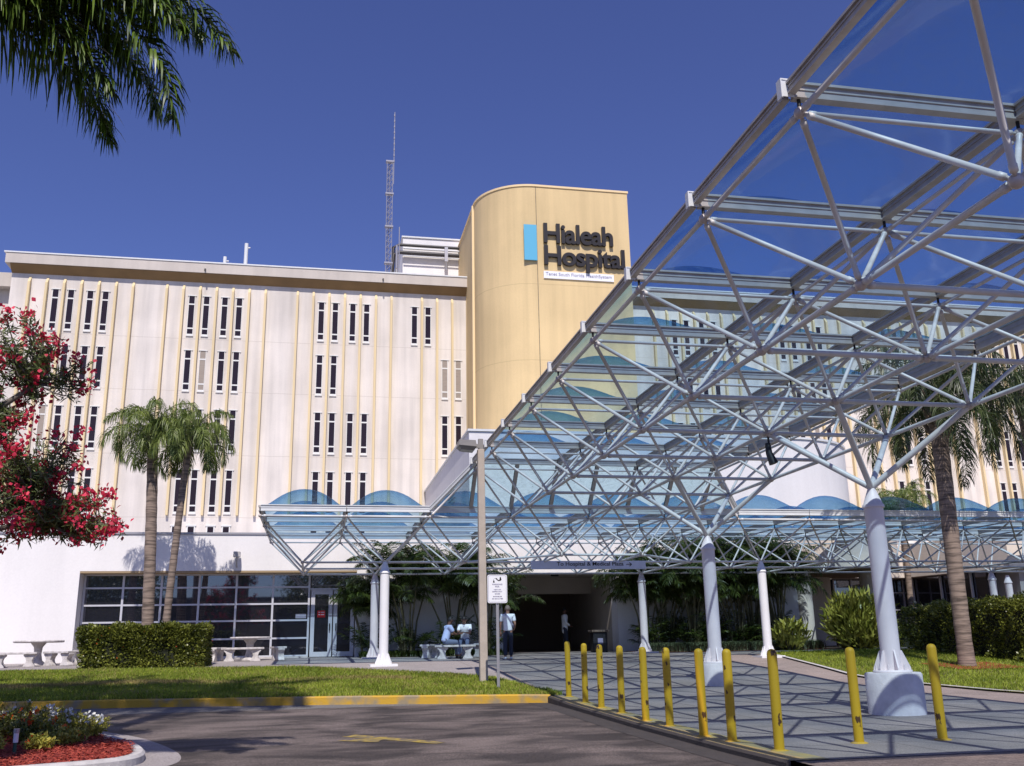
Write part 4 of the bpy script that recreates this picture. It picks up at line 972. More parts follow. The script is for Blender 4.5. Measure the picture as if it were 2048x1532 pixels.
def palm(label, x, y, ztop, r0, r1, nf, L, mt, zb=None, lean=(0,0), group=None, ll=.5, lw=.012, hang=.85, boots=False, seed=1, nl=62, elr=(-.35,1.25), sleeve=True, name='palm_tree', plum=.5, azs=None, droop=(1.2,1.9)):
    rng = np.random.default_rng(seed); zb = gz(y) - .05 if zb is None else zb
    o = thing(name, label, 'palm tree', (x, y, zb), group)
    H = ztop - zb; N = 40; t = np.linspace(0,1,N)
    pts = [(lean[0]*s**1.4, lean[1]*s**1.4, H*s) for s in t]
    rad = [r0 + (r1-r0)*s + (.05*max(0,(.06-s)/.06)) + .006*math.sin(s*H*22) + (.07*math.exp(-((s-.93)/.06)**2) if boots else 0) for s in t]
    mb = MB(); mb.tube(pts, rad, 16); tr = mb.build('trunk', M['trunk']); tr.parent = o
    top = np.array(pts[-1])
    if boots:
        for k in range(22):
            a = k*2.4; z = top[2] - 1.15 + k*.055; rr = r1 + .05
            mb = MB(); mb.tube([(top[0]+rr*.6*math.cos(a), top[1]+rr*.6*math.sin(a), z-.12),(top[0]+rr*1.15*math.cos(a), top[1]+rr*1.15*math.sin(a), z+.12),(top[0]+rr*1.5*math.cos(a), top[1]+rr*1.5*math.sin(a), z+.42)], [.10,.075,.03], 6)
            q = mb.build('leaf_base', M['boot']); q.parent = tr
    for k in range(nf):
        u = (k + .5)/nf; a = k*2.39996 + rng.uniform(-.25,.25); el = elr[1] + (elr[0]-elr[1])*u**.8 + rng.uniform(-.12,.12)
        if azs is not None: a = azs[k % len(azs)] + rng.uniform(-.1,.1)
        frond(o, 'frond', mt, (top[0]+.08*math.cos(a), top[1]+.08*math.sin(a), top[2]-.15+.2*(1-u)), a, el, L*rng.uniform(.85,1.08), rng.uniform(*droop), rr=.02, nl=nl, ll=ll, lw=lw, hang=hang*rng.uniform(.8,1.1), plumose=plum, curl=rng.uniform(-.25,.25), rng=rng)
    return o
palm('left thicker queen palm behind the clipped hedge', -9.55, 25.5, 8.45, .19, .17, 22, 1.8, M['leaf_queen'], lean=(-.35,0), group='pair of queen palms behind the hedge', ll=.62, lw=.013, seed=3, hang=1.1, nl=80, droop=(1.7,2.6))
palm('right thinner queen palm leaning over the hedge', -8.95, 24.8, 8.05, .12, .105, 20, 1.65, M['leaf_queen'], lean=(.35,0), group='pair of queen palms behind the hedge', ll=.58, lw=.013, seed=5, hang=1.1, nl=80, droop=(1.7,2.6))
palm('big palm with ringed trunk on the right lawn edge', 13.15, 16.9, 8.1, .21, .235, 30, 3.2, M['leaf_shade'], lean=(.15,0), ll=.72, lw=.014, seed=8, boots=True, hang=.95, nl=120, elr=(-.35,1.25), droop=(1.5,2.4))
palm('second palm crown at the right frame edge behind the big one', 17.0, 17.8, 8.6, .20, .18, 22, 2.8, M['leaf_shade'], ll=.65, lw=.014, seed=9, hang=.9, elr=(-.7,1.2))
palm('slender far palm left of the person in dark clothes', 19.95, 29.5, 6.9, .13, .11, 20, 1.5, M['leaf_queen'], ll=.45, lw=.012, seed=12, lean=(.2,0), nl=45, group='slender palms beyond the low canopy')
palm('slender far palm just right of the tall canopy column', 21.3, 31.5, 7.0, .12, .10, 20, 1.5, M['leaf_queen'], ll=.45, lw=.012, seed=14, nl=45, group='slender palms beyond the low canopy')
# foreground palm, crown hanging in from the upper left
fp = thing('palm_tree', 'near dark glossy palm fronds hanging in the top left corner', 'palm tree', (-9.1, 1.25, 0))
mb = MB(); N = 30; mb.tube([(-.0,0,7.42*s/N) for s in range(N+1)], [.17+.005*math.sin(s*3) for s in range(N+1)], 16); q = mb.build('trunk', M['trunk']); q.parent = fp
specs = [(0.10,.62,3.9,1.15,1),(.02,.34,4.0,1.95,3),(.28,.12,3.1,1.5,4),(.55,.75,3.2,1.3,5),(-1.3,.5,3.2,1.6,6),(.95,.4,3.0,1.5,7),(1.5,.7,3.2,1.5,8),(2.2,.4,3,1.5,9),(2.9,.6,3,1.5,10),(3.6,.4,3,1.5,11),(4.3,.6,3,1.5,12),(5.0,.5,3,1.5,13),(-.02,.85,3.3,1.3,14),(.2,.45,2.9,1.5,15),(.02,.45,3.2,1.45,16),(.06,.50,4.1,1.6,17),(.1,.15,2.9,1.3,18),(.15,.55,3.7,1.5,21),(-.05,.42,3.6,1.5,22),(.22,.35,3.5,1.7,23)]
for a, el, L, dr, sd in specs:
    frond(fp, 'frond', M['leaf_dark'], (0,0,7.42), a, el, L*(1.0 if abs(a) < .5 else .6), dr, rr=.024, nl=240, ll=.62, lw=.0145, hang=.78, plumose=.85, rng=np.random.default_rng(sd*7))

def areca(label, x, y, nst, H, spread, seed, mt='leaf_areca', group=None):
    rng = np.random.default_rng(seed); zb = gz(y)
    o = thing('areca_palm', label, 'palm clump', (x, y, zb), group)
    for k in range(nst):
        a = rng.uniform(0,6.28); r = rng.uniform(0,1)**.7; bx, by = .28*r*math.cos(a), .28*r*math.sin(a)*.6
        tx, ty = bx + spread*r*math.cos(a), by + spread*.5*r*math.sin(a) ; h = H*rng.uniform(.42,.68)
        mb = MB(); mb.tube([(bx,by,-.05),(bx+(tx-bx)*.3,by+(ty-by)*.3,h*.5),(tx,ty,h)], [.045,.032,.024], 7); q = mb.build('cane', M['cane']); q.parent = o
        Qs, Ws = [], []
        for f in range(10):
            az = rng.uniform(0,6.28); el = rng.uniform(.45,1.45)
            P, Q, Wd = frond_arrays((tx,ty,h-.05), az, el, H*rng.uniform(.30,.45), rng.uniform(1.1,2.0), nl=44, ll=.48, lw=.0125, hang=.6, plumose=.22, start=.2, rng=rng)
            Qs.append(Q); Ws.append(Wd); rq = np.stack([P[:-1:3], P[1::3]], 1)
        V, F = ribbons(np.concatenate(Qs), np.concatenate(Ws)); q2 = quadmesh('foliage', V, F, M[mt]); q2.parent = o
    # low suckers
    Qs, Ws = [], []
    for f in range(14):
        P, Q, Wd = frond_arrays((rng.uniform(-.35,.35),rng.uniform(-.2,.2),0), rng.uniform(0,6.28), rng.uniform(.8,1.5), rng.uniform(.9,1.9), rng.uniform(.6,1.5), nl=24, ll=.34, lw=.014, hang=.4, plumose=.2, start=.3, rng=rng); Qs.append(Q); Ws.append(Wd)
    V, F = ribbons(np.concatenate(Qs), np.concatenate(Ws)); q2 = quadmesh('foliage', V, F, M[mt]); q2.parent = o
    return o
GL = 'areca palms against the white wall left of the passage'; GR = 'dense areca palms right of the passage'
areca('areca palm clump just right of the double doors', -2.5, 27.9, 5, 3.2, .6, 21, group=GL)
areca('areca palm clump behind the left end of the occupied benches', -1.1, 27.7, 8, 4.3, .9, 22, group=GL)
areca('tall areca palm clump behind the two seated people', .5, 27.8, 8, 4.5, .9, 23, group=GL)
areca('areca palm clump beside the left edge of the passage', 1.75, 27.6, 7, 4.0, .6, 24, group=GL)
for k, (x, lab) in enumerate([(7.7,'areca palm clump at the right edge of the passage'),(8.6,'second areca palm clump right of the passage'),(9.5,'areca palm clump behind the white canopy column'),(10.4,'areca palm clump midway between passage and portico'),(11.3,'areca palm clump third from the portico column'),(12.2,'areca palm clump second from the portico column'),(13.0,'areca palm clump touching the first portico column')]):
    areca(lab, x, 27.5 + .5*(k % 2), 13, 4.6 if k else 3.9, 1.0, 40+k, group=GR)

def leafcloud(name, mt, C, parent, l=(.05,.09), w=.5, up=.4, rng=RNG, centre=None):
    n = len(C); D = rng.normal(0,1,(n,3)); 
    if centre is not None: D = D*.7 + (C - centre)/np.linalg.norm(C - centre,axis=1)[:,None]
    D[:,2] += up; D /= np.linalg.norm(D,axis=1)[:,None]; L = rng.uniform(l[0], l[1], n)[:,None]
    Wv = np.cross(D, rng.normal(0,1,(n,3))); Wv /= np.linalg.norm(Wv,axis=1)[:,None]; Wv = Wv*L*w*.5
    N_ = np.cross(D, Wv); N_ /= np.linalg.norm(N_,axis=1)[:,None]
    P = np.stack([C, C + D*L*.5 + N_*L*.06, C + D*L - N_*L*.04], 1); Wd = np.stack([Wv*.25, Wv, Wv*.1], 1)
    V, F = ribbons(P, Wd); o = quadmesh(name, V, F, mt)
    if parent: o.parent = parent
    return o
def hedge(label, x0, x1, y0, y1, zt, n, mt='leaf_hedge', name='hedge', seed=1, flowers=0, round_=.12, bumps=.06):
    rng = np.random.default_rng(seed); cx, cy = (x0+x1)/2, (y0+y1)/2; zb = gz(y0) - .02
    o = thing(name, label, name.replace('_',' '), (cx, cy, zb)); hx, hy, H = (x1-x0)/2, (y1-y0)/2, zt - zb
    mb = MB(); mb.box(-hx*.9,hx*.9,-hy*.88,hy*.88,0,H*.90); q = mb.build('twig_core', mat("hedge inner twigs", (.018,.022,.008), .95, var=.6, scale=14)); q.parent = o
    # shell points
    A = [hx*2*H, hx*2*H, hy*2*H, hy*2*H, hx*hy*4]; pr = np.array(A)/sum(A); f = rng.choice(5, n, p=pr); u = rng.uniform(-1,1,n); v = rng.uniform(0,1,n)
    X = np.where(f==0,u*hx,np.where(f==1,u*hx,np.where(f==2,-hx,np.where(f==3,hx,u*hx)))); Y = np.where(f==0,-hy,np.where(f==1,hy,np.where((f==2)|(f==3),u*hy,(v*2-1)*hy))); Z = np.where(f==4,H,v*H)
    P = np.column_stack([X,Y,Z]); dep = rng.uniform(0,.16,n)**1.0
    bump = bumps*(np.sin(P[:,0]*5.1+P[:,2]*4)+np.sin(P[:,1]*4.7+P[:,2]*5.3+1)+np.sin(P[:,0]*11+P[:,1]*9)*.5)
    c = np.array([0,0,H*.5]); Nn = P - c; Nn[:,0] = np.where(f<2,0,Nn[:,0]); Nn[:,1] = np.where(f>=2,0,Nn[:,1]); Nn[:,2] = np.where(f==4,1,0); Nn[:,0] = np.where(f==4,0,Nn[:,0]); Nn /= np.linalg.norm(Nn,axis=1)[:,None]
    P = P + Nn*(bump - dep)[:,None]; P[:,2] = np.clip(P[:,2], .02, None)
    leafcloud('foliage', M[mt], P, o, (.05,.10), .6, .3, rng, c)
    if flowers:
        k = rng.choice(n, flowers); leafcloud('blossom', M['orange'], P[k] + Nn[k]*.05, o, (.04,.06), 1, .5, rng)
    return o
M['orange'] = leafmat("orange red petal", (.55,.06,.01), (.95,.20,.03), scale=5, rough=.6, trans=.2)
hedge('clipped box hedge with orange blossoms before the window wall', -10.95, -7.55, 22.75, 24.9, 1.93, 42000, seed=2, flowers=90)
hedge('tall bushy dark hedge behind the big right palm trunk', 15.4, 22.0, 17.3, 23.2, 2.22, 60000, seed=3, flowers=0, bumps=.10)
hedge('low dim hedge in front of the entrance glass', 15.6, 18.6, 26.8, 27.8, 1.65, 14000, seed=4, name='low_hedge')
def bushy(label, x, y, R_, H, n, mt, seed, name='shrub', l=(.2,.38), w=.22, cat='shrub'):
    rng = np.random.default_rng(seed); o = thing(name, label, cat, (x, y, gz(y)))
    d = rng.normal(0,1,(n,3)); d /= np.linalg.norm(d,axis=1)[:,None]; r = rng.uniform(.25,1,n)[:,None]**.6; C = d*r*np.array([R_,R_,H*.55]) + np.array([0,0,H*.5]); C[:,2] = np.abs(C[:,2])
    leafcloud('foliage', M[mt], C, o, l, w, .5, rng, np.array([0,0,-.3]))
    for k in range(9):
        a = rng.uniform(0,6.28); mb = MB(); mb.tube([(.1*math.cos(a),.1*math.sin(a),0),(R_*.6*math.cos(a),R_*.6*math.sin(a),H*.75)], [.02,.008], 5); q = mb.build('stem', M['cane']); q.parent = o
    return o
bushy('bright yellow green shell ginger bush beside the portico column', 15.1, 25.4, 1.2, 1.85, 2400, 'leaf_ginger', 5, name='ginger_bush', l=(.28,.5), w=.2)
bushy('small yellow green ginger bush under the areca palms', 12.6, 25.9, .6, .95, 420, 'leaf_ginger', 6, name='ginger_bush', l=(.2,.4), w=.3)
# mondo grass strips
def tufts(name, label, x0, x1, y0, y1, n, h, mt, seed):
    rng = np.random.default_rng(seed); pts = np.column_stack([rng.uniform(x0,x1,n), rng.uniform(y0,y1,n)])
    z = np.array([gz(v) for v in pts[:,1]]); a = rng.uniform(0,6.28,n); hh = rng.uniform(*h,n); d = np.column_stack([np.cos(a),np.sin(a)])
    P0 = np.column_stack([pts,z]); P1 = P0 + np.column_stack([d*hh[:,None]*.25,hh*.75]); P2 = P0 + np.column_stack([d*hh[:,None]*.8,hh*.85])
    wv = np.column_stack([-d[:,1],d[:,0],0*a])*.008; V, F = ribbons(np.stack([P0,P1,P2],1), np.stack([wv,wv,wv*.2],1)); return tag(quadmesh(name, V, F, mt), label, 'ground cover', kind='stuff')
M['mondo'] = leafmat("mondo grass", (.06,.08,.04), (.22,.26,.14), scale=2, rough=.5)
tufts('ground_cover', 'low grey green ground cover under the right areca palms', 7.4, 14.2, 26.3, 27.4, 9000, (.2,.42), M['mondo'], 3)
tufts('ground_cover', 'dark ground cover at the foot of the white wall palms', -2.8, 2.3, 27.2, 28.6, 5000, (.12,.28), M['leaf_areca'], 4)
for nm, x0, x1, y0, y1 in (('planting_soil',-2.85,2.4,27.0,28.8),('planting_soil',7.2,14.6,26.2,28.8)):
    o = sheet(nm, [x0,(x0+x1)/2,x1], lambda x, a=y0: a, lambda x, b=y1: b, lambda y: gz(y)+.012, M['mulch'] if x0 > 0 else M['soil'], n=6)
o = sheet('planting_soil', [12.3,13.2,14.4], lambda x: 16.0, lambda x: 17.8, lambda y: gz(y)+.05, M['mulch'], n=6)

# oleander with pink blossom
def oleander():
    rng = np.random.default_rng(31); base = Vector((-10.3, 7.6, .1))
    o = thing('oleander_tree', 'large oleander covered in crimson pink blossom at left', 'flowering tree', base)
    mb = MB(); mb.tube([(0,0,-.1),(.15,-.05,.9),(.35,-.1,1.9),(.6,-.2,2.6)], [.11,.09,.075,.06], 9); mb.tube([(.05,.1,0),(-.1,.2,1.2),(-.2,.1,2.6)], [.08,.06,.04], 8); q = mb.build('trunk', M['bark']); q.parent = o
    tips = []
    def cloud(c, r, n):
        for _ in range(n):
            d = rng.normal(0,1,3); d /= np.linalg.norm(d); tips.append(np.array(c) + d*np.array(r)*rng.uniform(.35,1)**.5)
    cloud((.75,-.5,3.4),(1.5,1.1,1.1),180); cloud((2.0,-.5,3.55),(.75,.6,.75),46); cloud((1.45,-.55,5.45),(.72,.5,.55),42); cloud((2.35,-.5,3.0),(.8,.5,.36),42); cloud((.9,-.5,4.55),(1.0,.7,.5),44); cloud((.2,-.5,4.25),(.9,.6,.45),30); cloud((2.1,-.5,5.0),(.5,.4,.4),14); cloud((2.95,-.5,2.75),(.3,.3,.22),12)
    hubs = [np.array(v) for v in ((.6,-.2,2.6),(1.1,-.4,3.2),(1.3,-.5,4.5),(1.9,-.5,3.3),(.2,-.3,3.6),(2.1,-.5,2.95),(1.8,-.5,4.9))]
    bm = MB()
    for a, b in ((0,1),(1,2),(1,3),(0,4),(0,5),(2,6)): bm.tube([tuple(hubs[a]), tuple((hubs[a]+hubs[b])/2+rng.normal(0,.05,3)), tuple(hubs[b])], [.045,.04,.032], 7)
    leaves = []; fl = []; dirs = []
    for t in tips:
        h = min(hubs, key=lambda q: np.linalg.norm(q-t)); mid = (h+t)/2 + rng.normal(0,.08,3); bm.tube([tuple(h), tuple(mid), tuple(t)], [.016,.010,.005], 5, cap=False)
        for s in np.linspace(.35,1,9):
            p = h*(1-s)**2 + 2*mid*s*(1-s) + t*s*s
            for _ in range(5): leaves.append(p + rng.normal(0,.03,3))
        if rng.uniform() < .72:
            k = rng.integers(14,34)
            c = t + rng.normal(0,.05,3)
            for _ in range(k): fl.append(c + rng.normal(0,.062,3))
    q = bm.build('branches', M['bark']); q.parent = o; q['kind'] = 'stuff'
    leafcloud('foliage', M['leaf_ole'], np.array(leaves), o, (.10,.17), .16, .1, rng)
    f = leafcloud('blossom', M['pink'], np.array(fl), o, (.045,.075), .95, .2, rng); f['kind'] = 'stuff'
    return o
oleander()
# bed flowers
def bedplant(label, x, y, R_, H, n, nf, fm, seed, leaf='leaf_ole', fl=(.03,.05), name='flower_clump'):
    rng = np.random.default_rng(seed); o = thing(name, label, 'flowers', (x, y, .06)); Cs = []; Fs = []; bm = MB()
    for k in range(n):
        a = rng.uniform(0,6.28); r = R_*rng.uniform(0,1)**.6; h = H*rng.uniform(.5,1)*(1-.4*r/R_); b = np.array([r*.5*math.cos(a), r*.5*math.sin(a), 0]); t = np.array([r*math.cos(a), r*math.sin(a), h])
        bm.tube([tuple(b), tuple(t)], [.005,.003], 4, cap=False)
        for s in np.linspace(.2,1,10): 
            for _ in range(3): Cs.append(b+(t-b)*s + rng.normal(0,.02,3))
        if rng.uniform() < nf:
            for _ in range(7): Fs.append(t + rng.normal(0,.014,3) + np.array([0,0,.01]))
    q = bm.build('stem', M['cane']); q.parent = o; leafcloud('foliage', M[leaf], np.array(Cs), o, (.035,.075), .35, .2, rng)
    if Fs: leafcloud('blossom', fm, np.array(Fs), o, fl, .9, .5, rng)
    return o
M['whitepet'] = leafmat("white petal", (.70,.70,.66), (.90,.90,.86), scale=5, rough=.6, trans=.2)
for k, (x, y, s) in enumerate([(-7.55,8.0,.32),(-7.95,8.45,.36),(-8.35,8.9,.36),(-8.75,9.3,.34)]):
    bedplant(['white flower clump nearest the kerb corner of the bed','white flower clump second from the kerb corner','white flower clump third from the kerb corner','tallest white flower clump, farthest back in the bed'][k], x, y, s, .38+.04*k, 45, .42, M['whitepet'], 50+k, 'leaf_ginger')
for k, (x, y, s, h, nf, lab) in enumerate([(-8.5,7.9,.45,.5,.30,'leafy clump with orange flowers behind the mulch'),(-8.1,7.3,.35,.38,.25,'orange flowered clump above the garden light'),(-8.9,7.2,.5,.5,.22,'orange flowered clump at the left frame edge'),(-9.3,8.3,.6,.7,.12,'taller dark clump with few orange flowers at left'),(-7.6,6.9,.28,.22,.1,'sparse low clump in the middle of the red mulch'),(-7.75,6.35,.2,.16,.05,'thin sprawling weed right of the garden light'),(-8.35,6.0,.3,.25,.1,'low yellow green clump left of the garden light')]):
    bedplant(lab, x, y, s, h, 55, nf*.35, M['orange'], 70+k, 'leaf_ginger' if k in (4,5,6) else 'leaf_hedge', (.035,.055))
bushy('dark green shrub at the left frame edge behind the flower bed', -9.9, 8.6, .7, 1.0, 2600, 'leaf_dark', 15, l=(.08,.16), w=.4)

for k, (x, y, h, lab) in enumerate([(-11.4,5.1,15.2,'tall palm shading the lawn, nearest to the flower bed'),(-8.9,.3,20.4,'tallest palm shading the road, beside the viewer'),(-15.0,5.4,15.4,'tall palm shading the lawn, farthest left')]):
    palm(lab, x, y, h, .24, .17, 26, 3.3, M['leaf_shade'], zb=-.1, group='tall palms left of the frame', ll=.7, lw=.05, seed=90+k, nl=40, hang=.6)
# trees behind the viewer (seen only as reflections and by their shade on the lawn)
def broadtree(label, x, y, H, Rc, seed, n=9000):
    rng = np.random.default_rng(seed); o = thing('shade_tree', label, 'tree', (x, y, gz(y)-.05), 'shade trees behind the viewer')
    mb = MB(); mb.tube([(0,0,0),(.1,.1,H*.3),(0,.2,H*.6)], [.25,.2,.12], 10); q = mb.build('trunk', M['bark']); q.parent = o
    C = []
    for k in range(40):
        d = rng.normal(0,1,3); d /= np.linalg.norm(d); c = np.array([0,0,H*.72]) + d*np.array([Rc,Rc,H*.26])*rng.uniform(.4,1)
        C.append(c + rng.normal(0,Rc*.16,(n//40,3)))
    leafcloud('crown', M['leaf_hedge'], np.concatenate(C), o, (.16,.3), .5, .2, rng); return o
broadtree('broad shade tree behind the viewer at left', -20, -16, 9, 4, 1); broadtree('broad shade tree behind the viewer at right', 16, -22, 8, 3.6, 2); broadtree('tall shade tree behind the viewer in the middle', -4, -34, 10, 4.5, 3)

# ================================================================== PEOPLE
def skinmesh(name, J, E_, rad, mt, parent, root, sub=2):
    me = bpy.data.meshes.new(name); names = list(J); me.from_pydata([J[k] for k in names], [(names.index(a), names.index(b)) for a, b in E_], [])
    o = bpy.data.objects.new(name, me); COL.objects.link(o); o.parent = parent
    md = o.modifiers.new('skin', 'SKIN'); md.use_smooth_shade = True
    sk = me.skin_vertices[0].data
    for i, k in enumerate(names):
        r = rad[k]; sk[i].radius = (r, r) if not hasattr(r, '__len__') else r; sk[i].use_root = (k == root)
    sb = o.modifiers.new('sub', 'SUBSURF'); sb.levels = sub; sb.render_levels = sub
    me.materials.append(mt)
    return o
def person(label, loc, rz, J, mats, coat=0, hairlen=0, strap=False, group=None, scale=1.0, cap=False):
    """J: joint dict in metres, local frame facing +Y"""
    o = thing('person', label, 'person', loc, group); o.rotation_euler = (0,0,rz); o.scale = (scale,)*3
    V3 = lambda k: Vector(J[k])
    base = {k: J[k] for k in ('pelvis','belly','chest','neck','head','crown')}; E_ = [('pelvis','belly'),('belly','chest'),('chest','neck'),('neck','head'),('head','crown')]
    rad = dict(pelvis=(.12,.095), belly=(.12,.088), chest=(.125,.082), neck=.052, head=(.078,.088), crown=(.062,.07))
    for s in 'lr':
        for k, r in (('sh',.052),('el',.040),('wr',.026),('palm',(.034,.020)),('hip',.085),('kn',.058),('an',.038),('toe',.034)): base[s+k] = J[s+k]; rad[s+k] = r
        E_ += [('chest',s+'sh'),(s+'sh',s+'el'),(s+'el',s+'wr'),(s+'wr',s+'palm'),('pelvis',s+'hip'),(s+'hip',s+'kn'),(s+'kn',s+'an'),(s+'an',s+'toe')]
        w, p = V3(s+'wr'), V3(s+'palm'); d = (p-w).normalized(); e = (w-V3(s+'el')).normalized(); sd = d.cross(Vector((0,0,1)) if abs(d.z) < .8 else Vector((0,1,0))).normalized(); nrm = sd.cross(d)
        for q, (off, ln) in enumerate(((-.026,.068),(-.009,.078),(.009,.074),(.026,.06))):
            a = p + sd*off + d*.018; b = a + d*ln*.5 + nrm*.006; c = b + d*ln*.42 + nrm*.022
            for nm, pt in ((f'{s}f{q}a',a),(f'{s}f{q}b',b),(f'{s}f{q}c',c)): base[nm] = tuple(pt); rad[nm] = .0092
            E_ += [(s+'palm',f'{s}f{q}a'),(f'{s}f{q}a',f'{s}f{q}b'),(f'{s}f{q}b',f'{s}f{q}c')]
        a = w + (p-w)*.55 + sd*.034; b = a + sd*.022 + d*.034; base[s+'ta'] = tuple(a); base[s+'tb'] = tuple(b); rad[s+'ta'] = .012; rad[s+'tb'] = .009; E_ += [(s+'palm',s+'ta'),(s+'ta',s+'tb')]
    skinmesh('body', base, E_, rad, mats['skin'], o, 'pelvis')
    # shirt
    sj = {k: J[k] for k in ('pelvis','belly','chest','neck')}; sj['neck'] = tuple(V3('chest').lerp(V3('neck'), .78)); sj['yoke'] = tuple(V3('chest').lerp(V3('neck'), .42)); sj['pelvis'] = tuple(V3('pelvis') - (V3('belly')-V3('pelvis')).normalized()*(.02+coat))
    sr = dict(pelvis=(.165,.135), belly=(.16,.13), chest=(.185,.14), yoke=(.165,.13), neck=.088); se = [('pelvis','belly'),('belly','chest'),('chest','yoke'),('yoke','neck')]
    for s in 'lr':
        sj[s+'sh'] = J[s+'sh']; sr[s+'sh'] = .078; c = V3(s+'sh').lerp(V3(s+'el'), .95 if coat else .72); sj[s+'c'] = tuple(c); sr[s+'c'] = .062; se += [('yoke',s+'sh'),(s+'sh',s+'c')]
        if coat: sj[s+'w'] = tuple(V3(s+'el').lerp(V3(s+'wr'), .85)); sr[s+'w'] = .042; se += [(s+'c',s+'w')]
    skinmesh('shirt' if not coat else 'coat', sj, se, sr, mats['top'], o, 'belly')
    # trousers
    tj = {'pelvis': J['pelvis'], 'waist': tuple(V3('pelvis').lerp(V3('belly'), .5))}; tr_ = dict(pelvis=(.145,.118), waist=(.14,.11)); te = [('pelvis','waist')]
    for s in 'lr':
        for k, r in (('hip',.098),('kn',.075)): tj[s+k] = J[s+k]; tr_[s+k] = r
        tj[s+'cuff'] = tuple(V3(s+'kn').lerp(V3(s+'an'), .93)); tr_[s+'cuff'] = .066; te += [('pelvis',s+'hip'),(s+'hip',s+'kn'),(s+'kn',s+'cuff')]
    skinmesh('trousers', tj, te, tr_, mats['legs'], o, 'pelvis')
    for s in 'lr':
        a, t = V3(s+'an'), V3(s+'toe'); f = (t-a); f.z = 0; f.normalize(); zc = min(a.z, t.z)
        skinmesh('shoe', {'h': tuple(a - f*.05 + Vector((0,0,-.025))), 'm': tuple(a + f*.06 + Vector((0,0,-.02))), 't': tuple(t + f*.03 + Vector((0,0,.0)))}, [('h','m'),('m','t')], dict(h=(.042,.045), m=(.046,.045), t=(.04,.03)), mats['shoe'], o, 'm')
    # head details: hair shell, ears, nose, eyes, mouth
    hd, cr = V3('head'), V3('crown'); upv = (cr-hd).normalized(); fw = Vector(J.get('face',(0,1,0))).normalized(); rt = fw.cross(upv).normalized(); c = hd.lerp(cr, .55)
    if mats.get('hair'):
        vs = []; fs = []; n = 16; kk = 8
        for i in range(kk+1):
            th = math.pi*.60*i/kk
            for j in range(n):
                a = 2*math.pi*j/n; f_amt = math.cos(a); rr = 1.0
                lim = 1.0 if f_amt < .2 else .62
                th2 = th*lim
                p = c + rt*math.sin(a)*math.sin(th2)*.088 + fw*(math.cos(a)*math.sin(th2)*.102 - .008) + upv*math.cos(th2)*(.112)
                vs.append(tuple(p))
        fs = [(i*n+j, (i+1)*n+j, (i+1)*n+(j+1)%n, i*n+(j+1)%n) for i in range(kk) for j in range(n)]
        mb = MB(); mb.add(vs, fs, True); q = mb.build('hair', mats['hair']); q.parent = o
    mb = MB()
    for s_ in (-1,1): mb.sphere(tuple(c + rt*s_*.083 - upv*.022 - fw*.005), .022, 8, 6, (.5,.8,1.3))
    mb.tube([tuple(c + fw*.092 - upv*.0), tuple(c + fw*.112 - upv*.035), tuple(c + fw*.095 - upv*.043)], [.008,.014,.009], 6)
    q = mb.build('face_features', mats['skin']); q.parent = o
    mb = MB()
    for s_ in (-1,1): mb.sphere(tuple(c + rt*s_*.032 + fw*.089 - upv*.004), .010, 8, 6)
    mb.tube([tuple(c - rt*.024 + fw*.088 - upv*.066), tuple(c + fw*.094 - upv*.068), tuple(c + rt*.024 + fw*.088 - upv*.066)], .005, 5); q = mb.build('eyes_and_mouth', M['hair']); q.parent = o
    if strap:
        mb = MB(); pts = [(-.10,-.095,1.50),(-.02,-.142,1.40),(.08,-.152,1.26),(.165,-.12,1.10),(.19,-.02,1.02)]
        for a, b in zip(pts[:-1], pts[1:]): mb.bar(a, b, .035, .008, (0,-1,0))
        q = mb.build('bag_strap', M['greytext']); q.parent = o
    return o
def standing(stride=.12, armswing=.06):
    J = dict(pelvis=(0,0,.93), belly=(0,.005,1.10), chest=(0,0,1.33), neck=(0,.0,1.50), head=(0,.015,1.585), crown=(0,.02,1.69))
    for s, g in (('l',-1),('r',1)):
        J[s+'sh']=(g*.185,0,1.41); J[s+'el']=(g*.235,-g*armswing,1.13); J[s+'wr']=(g*.235,.08-g*armswing,.90); J[s+'palm']=(g*.232,.10-g*armswing,.83)
        J[s+'hip']=(g*.085,0,.88); J[s+'kn']=(g*.10,g*stride*.6+.03,.49); J[s+'an']=(g*.105,g*stride,.085); J[s+'toe']=(g*.12,g*stride+.14,.035)
    return J
J = standing(); J['rwr']=(.22,.12,.98); J['rpalm']=(.19,.17,.95)
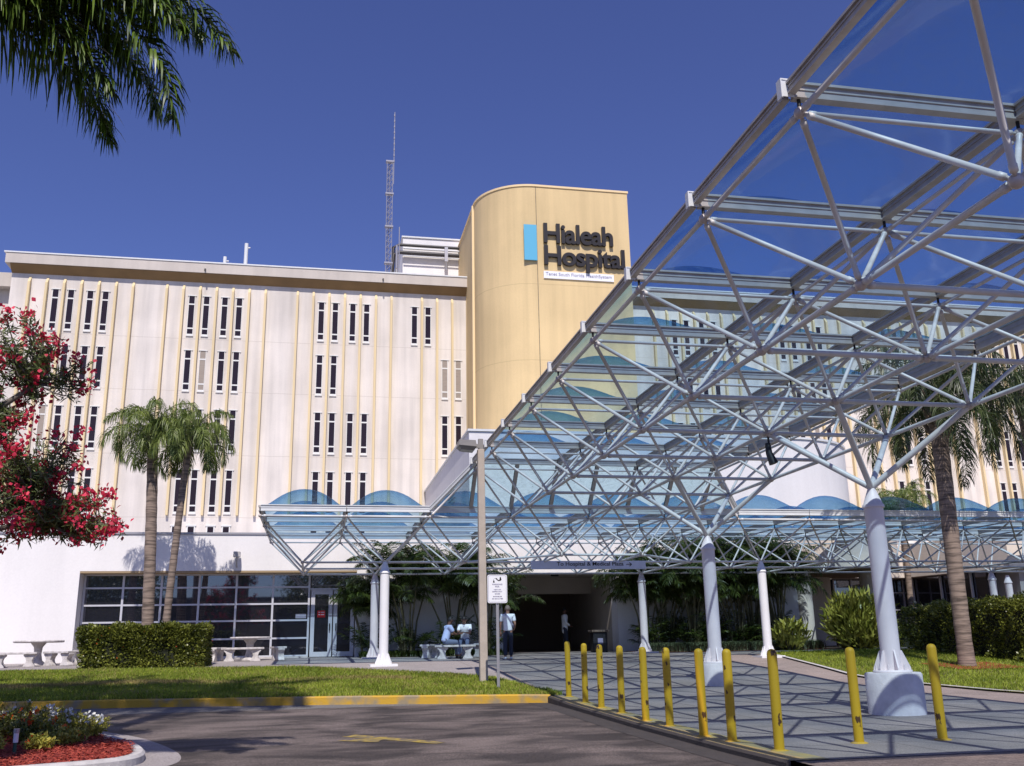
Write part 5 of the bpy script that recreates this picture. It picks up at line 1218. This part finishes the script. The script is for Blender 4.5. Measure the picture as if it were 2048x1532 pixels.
person('man walking away in a white T-shirt and dark trousers, strap across his back', (1.62, 23.3, gz(23.3)), R(-6), J, dict(skin=M['skin_tan'], top=M['shirt_white'], legs=M['navy'], shoe=M['shoe_white'], hair=M['greyhair']), strap=True, scale=.96)
J = standing(.04,.0); J['face']=(0,1,-.2); J['rwr']=(.12,.22,1.0); J['rpalm']=(.08,.26,.98)
person('person in a long white coat standing inside the dim passage', (5.45, 31.0, gz(31)), R(-95), J, dict(skin=M['skin_dark'], top=M['shirt_white'], legs=M['navy'], shoe=M['shoe_black'], hair=M['hair']), coat=.22, scale=.98)
J = standing(.1,.03)
person('person in dark clothes behind the right hedge near the entrance', (18.9, 27.6, gz(27.6)), R(30), J, dict(skin=M['skin_tan'], top=M['navy'], legs=M['navy'], shoe=M['shoe_black'], hair=M['hair']), scale=1.0)
def seated(reach=.3, leanf=.1):
    J = dict(pelvis=(0,0,.56), belly=(0,.01+leanf*.3,.72), chest=(0,leanf*.9,.93), neck=(0,leanf*1.25,1.10), head=(0,leanf*1.5+.015,1.185), crown=(0,leanf*1.6+.02,1.29))
    for s, g in (('l',-1),('r',1)):
        J[s+'sh']=(g*.185,leanf,1.02); J[s+'el']=(g*.20,leanf+.16,.78); J[s+'wr']=(g*.09,leanf+.16+reach*.8,.80); J[s+'palm']=(g*.06,leanf+.16+reach,.80)
        J[s+'hip']=(g*.09,.04,.545); J[s+'kn']=(g*.12,.44,.53); J[s+'an']=(g*.11,.46,.09); J[s+'toe']=(g*.12,.60,.04)
    return J
person('seated person in a pale blue shirt leaning to the right on the bench', (-.22, 24.62, gz(24.6)), R(-78), seated(.27,.12), dict(skin=M['skin_dark'], top=M['shirt_blue'], legs=M['greyblue'], shoe=M['shoe_black'], hair=M['hair']))
J = seated(.14,.14); J['face']=(0,1,-.5); J['head']=(0,.25,1.17); J['crown']=(0,.30,1.27)
person('seated person in a white shirt facing the viewer with head bowed', (.62, 25.75, gz(25.7)), R(165), J, dict(skin=M['skin_tan'], top=M['shirt_white'], legs=M['greyblue'], shoe=M['shoe_black'], hair=M['hair']))
